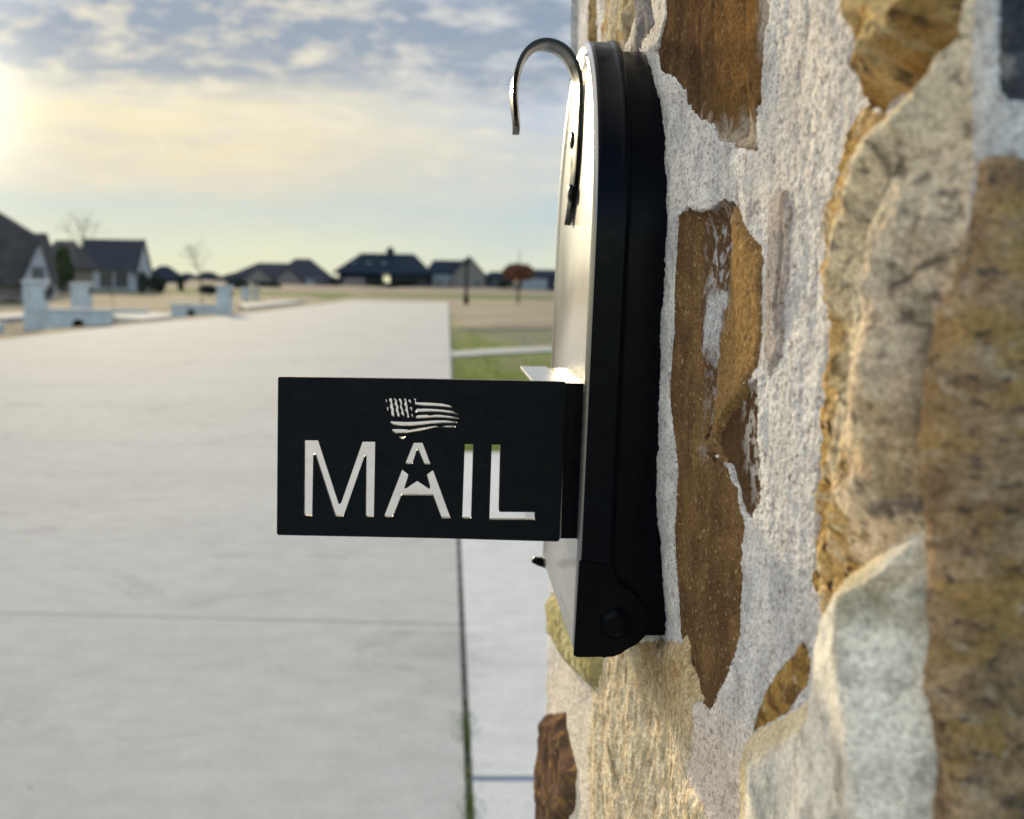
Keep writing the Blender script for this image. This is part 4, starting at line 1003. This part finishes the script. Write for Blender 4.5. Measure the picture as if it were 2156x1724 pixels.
def hiproof(parent, x0, x1, y0, y1, ze, zr, r0, r1, m, ov=.4, name='roof', gable_l=False, gable_r=False):
    ym = (y0 + y1) / 2; s = MB()
    xa, xb_ = x0 - ov, x1 + ov; ya, yb = y0 - ov, y1 + ov
    ra, rb = (xa if gable_l else r0), (xb_ if gable_r else r1)
    V = [(xa, ya, ze), (xb_, ya, ze), (xb_, yb, ze), (xa, yb, ze), (ra, ym, zr), (rb, ym, zr), (xa, ya, ze - .2), (xb_, ya, ze - .2), (xb_, yb, ze - .2), (xa, yb, ze - .2)]
    s.add(V, [(0, 1, 5, 4), (1, 2, 5), (2, 3, 4, 5), (3, 0, 4), (6, 7, 1, 0), (7, 8, 2, 1), (8, 9, 3, 2), (9, 6, 0, 3), (9, 8, 7, 6)])
    return s.build(name, m, parent)
def gable_front(parent, xc_, w, y, d, ze, zr, mw, mr, z0=0):      # cross gable facing the viewer
    s = MB(); s.prism([(xc_ - w/2, y, z0), (xc_ + w/2, y, z0), (xc_ + w/2, y, ze), (xc_, y, zr - .15), (xc_ - w/2, y, ze)], np.zeros(3), np.array([0, d, 0])); s.build('gable', mw, parent)
    s = MB(); k = (zr - ze) / (w / 2); o_ = .3
    for sg in (-1, 1):
        s.prism([(xc_, y, zr), (xc_ + sg * (w/2 + o_), y, ze - k * o_), (xc_ + sg * (w/2 + o_), y, ze - k * o_ - .15), (xc_, y, zr - .15)], np.array([0, -.25, 0]), np.array([0, d, 0]))
    s.build('gable_roof', mr, parent)
def hx(u, v, Y, ox):
    p = atY(u, v, Y); return p[0] - ox[0], p[2] - ox[2]
def house(name, label, u0, u1, vb, Y, cat='house', group='houses beyond the street'):
    p = atY((u0 + u1) / 2, vb, Y); o = empty(name, (p[0], p[1], p[2])); tag(o, label, cat, group); return o, (p[0], p[1], p[2])
# foundations reach into the ground
FD = -1.6
# E: long grey roof with a white gable at its right end
Y = 110; o, c = house('brick_house', 'pale brick house with one long grey roof and a narrow white gable on its right', 160, 318, 615, Y)
x0, _ = hx(172, 615, Y, c); x1, _ = hx(287, 615, Y, c); _, ze = hx(200, 566, Y, c); _, zr = hx(200, 503, Y + 2.6, c); ra, _ = hx(176, 503, Y + 2.6, c); rb = x1 + .15
block(o, x0, x1 - .02, 0, 5.2, FD, ze, m_brick)
s = MB(); s.add([(x0 - .4, -.35, ze - .12), (x1 - .1, -.35, ze - .12), (x1 - .1, 2.6, zr), (ra, 2.6, zr), (x0 - .4, 5.5, ze - .12), (x1 - .1, 5.5, ze - .12)], [(0, 1, 2, 3), (3, 2, 5, 4), (0, 3, 4), (1, 5, 2), (0, 4, 5, 1)]); s.build('roof', m_roofg, o)
xg0, _ = hx(286, 600, Y, c); xg1, _ = hx(320, 560, Y, c); _, zg = hx(300, 512, Y, c); _, zge = hx(300, 566, Y, c)
s = MB(); s.prism([(x1 - .08, -.02, FD), (x1 - .08, 5.22, FD), (x1 - .08, 5.22, ze - .1), (x1 - .08, 2.6, zr - .12), (x1 - .08, -.02, ze - .1)], np.zeros(3), np.array([.12, 0, 0])); s.build('gable', m_brick, o)
s = MB(); s.prism([(x1 - .1, 2.6, zr + .06), (x1 - .1, 5.7, ze - .3), (x1 - .1, 5.7, ze - .5), (x1 - .1, 2.6, zr - .15), (x1 - .1, -.5, ze - .5), (x1 - .1, -.5, ze - .3)], np.zeros(3), np.array([.25, 0, 0])); s.build('gable_roof', m_roofg, o)
for u in (212, 244): xw, _ = hx(u, 600, Y, c); window(o, xw, xw + .9, 1.0 - 0.6, 1.6, 0)
# F: leftmost big house
Y = 72; o, c = house('brick_house', 'brown roofed house at the left edge with a steep pale gable and dark window', 0, 100, 640, Y)
x0, _ = hx(-260, 640, Y, c); x1, _ = hx(86, 640, Y, c); _, ze = hx(40, 590, Y, c)
block(o, x0, x1 - .1, .8, 2.2, FD, ze, m_brick2)
r = [hx(u, v, Y, c) for u, v in [(-200, 400), (-60, 420), (0, 456), (54, 489), (79, 489), (96, 540)]]
s = MB(); pts = [(x0 - .5, ze - .3)] + r + [(x1 + .1, ze - .3)]
nfv = len(pts); front = [(x, .3 if i in (0, nfv - 1) else 1.2, z) for i, (x, z) in enumerate(pts)]; back = [(x, 2.6 if i in (0, nfv - 1) else 1.7, z) for i, (x, z) in enumerate(pts)]
s.add(front + back, [tuple(range(nfv)), tuple(range(nfv, 2*nfv))[::-1]] + [(i, i+1, nfv+i+1, nfv+i) for i in range(nfv-1)] + [(nfv-1, 0, nfv, 2*nfv-1)]); s.build('roof', m_roofb, o)
xa, za = hx(84, 508, Y, c); xl_, zl = hx(46, 595, Y, c); xr_, zr_ = hx(106, 590, Y, c)
s = MB(); s.prism([(xl_, 0, FD), (xr_, 0, FD), (xr_, 0, zr_), (xa, 0, za), (xl_, 0, zl)], np.zeros(3), np.array([0, 1.0, 0])); s.build('gable', m_brick, o)
s = MB(); s.prism([(xa, 0, za + .2), (xr_ + .12, 0, zr_), (xr_ + .12, 0, zr_ - .2), (xa, 0, za)], np.array([0, -.15, 0]), np.array([0, 1.1, 0])); s.prism([(xa, 0, za + .2), (xl_ - .15, 0, zl), (xl_ - .15, 0, zl - .2), (xa, 0, za)], np.array([0, -.15, 0]), np.array([0, 1.1, 0])); s.build('gable_roof', m_roofb, o)
xw0, zw0 = hx(70, 586, Y, c); xw1, zw1 = hx(91, 563, Y, c); window(o, xw0, xw1, zw0, zw1, 0)
# F2 behind
Y = 96; o, c = house('brick_house', 'small grey hip roof peeking between the left edge house and the evergreen', 88, 140, 622, Y)
x0, _ = hx(84, 600, Y, c); x1, _ = hx(150, 600, Y, c); _, ze = hx(100, 560, Y, c); _, zr = hx(100, 503, Y, c); ra, _ = hx(92, 503, Y, c); rb, _ = hx(131, 503, Y, c)
block(o, x0, x1, 0, 6, FD, ze, m_brick2); hiproof(o, x0, x1, 0, 6, ze, zr, ra, rb, m_roofb); window(o, x0 + .9, x0 + 1.5, .5, 1.3, 0)
# distant low roofs between E and G
for (u0, u1, ur0, ur1, vr, Yv, lab) in [(300, 365, 322, 340, 558, 190, 'low distant house just right of the long grey roof'), (366, 408, 378, 392, 574, 260, 'tiny dark distant house left of the bare sapling'), (404, 462, 420, 436, 571, 240, 'low dark distant house behind the bare sapling')]:
    o, c = house('distant_house', lab, u0, u1, 604, Yv, group='houses far off')
    x0, _ = hx(u0, 600, Yv, c); x1, _ = hx(u1, 600, Yv, c); _, ze = hx(u0, 588, Yv, c); _, zr = hx(u0, vr, Yv, c); ra, _ = hx(ur0, vr, Yv, c); rb, _ = hx(ur1, vr, Yv, c)
    block(o, x0, x1, 0, 9, FD, ze, m_brick3); hiproof(o, x0, x1, 0, 9, ze, zr, ra, rb, m_roofd)
    if u0 == 366:
        xw, zw = hx(397, 595, Yv, c); window(o, xw - .45, xw + .45, zw - .5, zw + .5, 0, m_glow, 'lit_glint_window')  # sun reflection on the pane, made as a glowing window
    else: window(o, (x0 + x1) / 2 - .8, (x0 + x1) / 2 + .8, .5, 1.2, 0)
# G: grey twin hip house
Y = 230; o, c = house('hip_roof_house', 'grey house with two joined hip roofs left of the dark mansion', 450, 690, 604, Y)
q4 = lambda u, v: hx(u, v, Y, c)
x0, _ = q4(478, 600); xm, _ = q4(600, 600); x1, _ = q4(690, 600); _, ze = q4(500, 583)
block(o, x0, x1, 0, 12, FD, ze, m_brick3)
ra, zr = q4(534, 552); rb, _ = q4(598, 552); hiproof(o, x0, xm, 0, 12, ze, zr, ra, rb, m_roofg)
ra, zr = q4(612, 543); rb, _ = q4(645, 543); x2, _ = q4(572, 600); hiproof(o, x2, x1 - .2, 1, 11.9, ze + .05, zr, ra, rb, m_roofg)
x2, _ = q4(452, 600); x3, _ = q4(500, 600); _, z2 = q4(470, 590); ra, zr = q4(480, 575); rb, _ = q4(494, 575); block(o, x2, x3, -1, 5, FD, z2, m_brick3, 'wing_wall'); hiproof(o, x2, x3, -1, 5, z2, zr, ra, rb, m_roofg, name='wing_roof')
xg, zg = q4(546, 562); gable_front(o, xg, 4.6, -1.2, 3, ze - .1, zg, m_brick2, m_roofg, FD)
xg, zg = q4(608, 565); gable_front(o, xg, 4.2, -1.2, 3, ze - .1, zg, m_brick2, m_roofg, FD)
for u in (520, 575, 640, 662): xw, _ = q4(u, 600); window(o, xw, xw + 1.1, .4, 1.5, 0)
xw, _ = q4(645, 600); xw2, _ = q4(665, 600)
s = MB(); s.box(xw, xw2, -1.5, -.2, -.3, .9); s.box(xw + .1, xw2 - .5, -1.4, -.3, .9, 1.3); s.build('garage_box', m_trim, o)
# H: the dark mansion
Y = 240; o, c = house('mansion', 'large dark navy roofed mansion with dormers, cupola and a lit window', 700, 1020, 604, Y)
q4 = lambda u, v: hx(u, v, Y, c)
x0, _ = q4(712, 600); x1, _ = q4(900, 600); _, ze = q4(720, 573); block(o, x0, x1, .5, 14, FD, ze - .1, m_brick3)
ra, zr = q4(755, 531); rb, _ = q4(870, 531); hiproof(o, x0, x1, -1, 15, ze, zr, ra, rb, m_roofd, .9)
xc1, zc1 = q4(818, 519); s = MB(); s.box(xc1 - .6, xc1 + .6, 6.4, 7.6, zr - .6, zr + .35); s.build('cupola', m_roofd, o)
s = MB(); s.add([(xc1 - .95, 6, zr + .35), (xc1 + .95, 6, zr + .35), (xc1 + .95, 8, zr + .35), (xc1 - .95, 8, zr + .35), (xc1, 7, zc1 + .25)], [(0, 1, 4), (1, 2, 4), (2, 3, 4), (3, 0, 4), (3, 2, 1, 0)]); s.build('cupola_roof', m_roofd, o)
for u in (743, 775, 807):
    xd_, zd = q4(u, 556); ds = MB(); yd = 2.2; ds.prism([(xd_ - .75, yd, zd - .8), (xd_ + .75, yd, zd - .8), (xd_ + .75, yd, zd + .5), (xd_, yd, zd + 1.1), (xd_ - .75, yd, zd + .5)], np.zeros(3), np.array([0, 4, 0])); d_ = ds.build('dormer', m_roofd, o)
    s = MB(); s.box(xd_ - .45, xd_ + .45, yd - .05, yd + .02, zd - .45, zd + .45); s.build('dormer_window', m_trim, d_)
# porch with posts
xa, _ = q4(716, 600); xb_, _ = q4(898, 600); _, zp = q4(720, 577)
s = MB(); s.box(xa, xb_, -3.4, .4, zp - .25, zp + .05); s.build('porch_roof', m_roofd, o)
for k in range(7): s = MB(); xx = xa + .2 + (xb_ - xa - .4) * k / 6; s.box(xx - .14, xx + .14, -3.2, -2.9, FD, zp - .25); s.build('porch_post', m_brick3, o)
xw, zw = q4(813, 584); window(o, xw - .6, xw + .6, zw - .9, zw + .7, .5, m_glow, 'lit_glint_window')
for u in (735, 760, 850, 880): xw, _ = q4(u, 600); window(o, xw - .5, xw + .5, .3, 1.7, .5)
xa, za = q4(728, 602); xb_, zb2 = q4(772, 586); s = MB(); s.box(xa, xb_, -6, -5.7, FD, zb2); s.build('garden_wall', m_brick2, o)
# right wing
x2, _ = q4(900, 600); x3, _ = q4(985, 600); _, z2 = q4(900, 574); block(o, x2 - .3, x3, 1, 12, FD, z2 - .1, m_brick3, 'wing_wall')
ra, zr = q4(912, 546); rb, _ = q4(975, 546); hiproof(o, x2 - .3, x3, .5, 12.5, z2, zr, ra, rb, m_roofd, name='wing_roof')
xa, _ = q4(910, 600); xb_, zt2 = q4(962, 577); block(o, xa, xb_, .4, 1.2, FD, zt2, m_trim, 'garage_front')
for k in range(2): xq, _ = q4(916 + k * 24, 600); s = MB(); s.box(xq, xq + 1.5, .33, .42, -.3, 1.5); s.build('garage_door', m_brick2, o)
xg, zg = q4(988, 538); gable_front(o, xg, 5.4, -.5, 9, zg - 3.0, zg, m_brick2, m_roofb, FD)
xw, _ = q4(1005, 600); window(o, xw - .4, xw + .3, .5, 1.5, -.5)
# I: right-hand far houses
for (u0, u1, ur0, ur1, vr, ve, Yv, lab, mr, mw) in [(1018, 1100, 1036, 1084, 571, 582, 260, 'low navy roofed house behind the rust coloured tree', m_roofd, m_brick3), (1088, 1240, 1104, 1200, 566, 581, 210, 'long dark roofed house with a pale garage wall touching the mailbox edge', m_roofd, m_brick3)]:
    o, c = house('distant_house', lab, u0, u1, 606, Yv, group='houses far off')
    q4 = lambda u, v: hx(u, v, Yv, c)
    x0, _ = q4(u0, 600); x1, _ = q4(u1, 600); _, ze = q4(u0, ve); ra, zr = q4(ur0, vr); rb, _ = q4(ur1, vr)
    block(o, x0, x1, 0, 10, FD, ze, mw); hiproof(o, x0, x1, 0, 10, ze, zr, ra, rb, mr); window(o, x0 + 2, x0 + 3, .4, 1.4, 0)
    if u0 == 1088:
        xa, za = q4(1098, 592); xb_, _ = q4(1150, 592); s = MB(); s.box(xa, xb_, -1.5, -.2, FD, za + .4); s.build('garage_front', m_trim, o)

# ------------------------------------------------------------------ trees, bushes, poles
m_bark = simple('bark', (.11, .095, .08), .95, .3, 12, .01)
def leafmat(name, cols):
    m, nt, b = nodes(name); g_ = N(nt, 'ShaderNodeNewGeometry')
    L(nt, ramp(nt, g_.outputs['Random Per Island'], [(i / max(1, len(cols) - 1), c) for i, c in enumerate(cols)]), b.inputs['Base Color']); b.inputs['Roughness'].default_value = .8; b.inputs['Specular IOR Level'].default_value = .2
    return m
m_ever = leafmat('evergreen_leaves', [(.030, .050, .022), (.055, .085, .032), (.09, .12, .045)])
m_olive = leafmat('olive_leaves', [(.10, .11, .045), (.15, .145, .06), (.20, .18, .08)])
m_rust = leafmat('rust_leaves', [(.12, .045, .03), (.22, .085, .05), (.26, .12, .07)])
m_navy = leafmat('dark_shrub_leaves', [(.015, .025, .022), (.03, .045, .035), (.05, .065, .04)])
def crown(cx, cz, rx, rz, ry, n, size, m, parent, dens=.6, shape=None):
    s = MB(); cl = [(random.gauss(0, .45), random.gauss(0, .45), random.gauss(0, .45)) for _ in range(14)]
    for _ in range(n):
        if random.random() < dens: q_ = random.choice(cl); p = [q_[i] + random.gauss(0, .22) for i in range(3)]
        else: p = [random.uniform(-1, 1) for _ in range(3)]
        l = math.sqrt(sum(t * t for t in p))
        if l > 1: p = [t / l * random.uniform(.8, 1) for t in p]
        k = 1.0 if shape is None else max(.08, 1 - (p[2] + 1) / 2 * shape)
        c_ = np.array([cx + p[0] * rx * k, p[1] * ry * k, cz + p[2] * rz]); a = np.random.normal(size=3); a /= np.linalg.norm(a); b_ = np.cross(a, np.random.normal(size=3)); b_ /= np.linalg.norm(b_) + 1e-9
        sz_ = size * random.uniform(.6, 1.4); s.add([c_ - a * sz_, c_ + b_ * sz_ * .5, c_ + a * sz_, c_ - b_ * sz_ * .5], [(0, 1, 2, 3)])
    return s.build('crown', m, parent, fixn=False)
def branches(s, p, d, ln, r, depth):
    q_ = p + d * ln; mid = (p + q_) / 2 + np.random.normal(size=3) * ln * .06; s.tube([p, mid, q_], [r, r * .8, r * .6], 5)
    if depth <= 0: return
    for _ in range(random.choice([2, 3, 3])):
        nd = d + np.random.normal(size=3) * .38; nd[2] = abs(nd[2]) * .9 + .15; nd /= np.linalg.norm(nd); branches(s, q_, nd, ln * random.uniform(.6, .82), r * .58, depth - 1)
def tree(u, vb, Y, vtop, label, kind, wpx=40, m=m_ever, group='trees behind the street', cat='tree', name='tree', vlow=None, bare_r=.05):
    p = atY(u, vb, Y); top = atY(u, vtop, Y)[2]; p[2] = gz(Y, p[0]) - .05 if p[2] > gz(Y, p[0]) else p[2]; H = top - p[2]; o = empty(name, tuple(p)); tag(o, label, cat, group)
    rx = wpx / 2 / F * Y
    if kind == 'leafy':
        zl = (atY(u, vlow, Y)[2] - p[2]) if vlow else H * .15
        s = MB(); s.tube([(0, 0, 0), (.03, 0, zl), (0, .02, H * .6), (0, 0, H * .9)], [H * .03, H * .025, H * .014, H * .004], 8)
        for k in range(8):
            a = random.uniform(0, 6.28); z_ = zl + (H - zl) * random.uniform(.05, .6); s.tube([(0, 0, z_), (math.cos(a) * rx * .4, math.sin(a) * rx * .4, z_ + rx * .3), (math.cos(a) * rx * .8, math.sin(a) * rx * .8, z_ + rx * .7)], [H * .012, H * .007, H * .002], 5)
        s.build('trunk', m_bark, o, smooth=True)
        crown(0, (H + zl) / 2, rx, (H - zl) / 2, rx, 1500, rx * .14, m, o, shape=.55 if 'evergreen' in label else None)
    elif kind == 'bare':
        s = MB(); np.random.seed(int(u)); branches(s, np.array([0, 0, 0.]), np.array([.02, 0, 1.]), H * .36, H * .012, 0); s.build('trunk', m_bark, o, smooth=True)
        s = MB()
        for k in range(4 if wpx < 40 else 5):
            d = np.array([random.gauss(0, .28), random.gauss(0, .28), 1.0]); d /= np.linalg.norm(d); branches(s, np.array([0, 0, H * .33]), d, H * .25, H * .006, 3)
        s.build('branches', m_bark, o, smooth=True)
    return o
tree(133, 618, 88, 512, 'dark green evergreen left of the long grey roof', 'leafy', 58, m_ever, vlow=612)
tree(112, 622, 86, 540, 'olive shrubby tree in front of the evergreen', 'leafy', 34, m_olive, vlow=615)
tree(176, 616, 100, 440, 'tall bare tree rising behind the long grey roof', 'bare', 60)
tree(424, 636, 62, 507, 'thin bare sapling left of the farther pillar', 'bare', 30)
tree(238, 640, 55, 585, 'very thin bare sapling in the lawn of the pale brick house', 'bare', 16)
o = tree(1090, 640, 84, 556, 'rust leaved young tree in the verge near the mailbox', 'leafy', 68, m_rust, vlow=592)
s = MB(); H_ = atY(1090, 522, 84)[2] - o.location[2]; zc2 = atY(1090, 575, 84)[2] - o.location[2]; s.tube([(0, 0, zc2), (.05, 0, (zc2 + H_) / 2), (.02, 0, H_)], [.06, .035, .01], 6); s.tube([(.02, 0, zc2), (.25, .1, (zc2 + H_) / 2 - .2)], [.03, .008], 5); s.tube([(.0, 0, zc2), (-.3, .1, (zc2 + H_) / 2 - .3)], [.03, .008], 5); s.build('leader', m_bark, o)
for (u, vb, Y, vt, w, lab) in [(300, 622, 100, 570, 26, 'upright dark shrub at the right corner of the pale brick house'), (330, 620, 104, 578, 40, 'wide dark shrub right of the upright one'), (380, 616, 120, 576, 18, 'small dark conical shrub left of the window with the painted sun glint'), (98, 632, 70, 596, 30, 'dark low shrub beside the steep pale gable'), (20, 650, 62, 632, 60, 'low dark shrub under the house at the left edge'),
                              (440, 622, 90, 600, 44, 'round brown green shrub behind the bare sapling'), (500, 612, 160, 590, 50, 'dark hedge shrub in front of the grey hip roofs'), (560, 612, 180, 594, 60, 'low shrub under the middle of the grey hip roofs'), (705, 606, 220, 582, 18, 'small tree at the left end of the mansion'), (795, 606, 225, 584, 30, 'dark shrub beside the lit window of the mansion'), (850, 606, 225, 582, 50, 'dark shrubs before the mansion porch'), (1060, 608, 200, 590, 30, 'dark shrub right of the mansion')]:
    tree(u, vb, Y, vt, lab, 'leafy', w, m_navy, 'shrubs round the houses', 'shrub', 'shrub', vlow=vb - 2)
# dark post in front of the mansion's right gable
p = atY(981, 636, 78); o = empty('street_lamp', (p[0], p[1], gz(78, p[0]) - .03)); tag(o, 'dark post with a lantern in the verge before the mansion gable', 'street lamp')
top = atY(981, 543, 78)[2] - o.location[2]
s = MB(); s.tube([(0, 0, 0), (0, 0, .5), (0, 0, .55), (0, 0, top - .55)], [.17, .15, .09, .07], 10); s.build('post', m_black, o, smooth=True)
s = MB(); s.tube([(0, 0, top - .55), (0, 0, top - .5), (0, 0, top - .15)], [.10, .14, .22], 6); s.build('lantern', m_glass, o)
s = MB(); s.tube([(0, 0, top - .15), (0, 0, top - .1), (0, 0, top)], [.26, .22, .03], 6); s.build('lantern_roof', m_black, o)
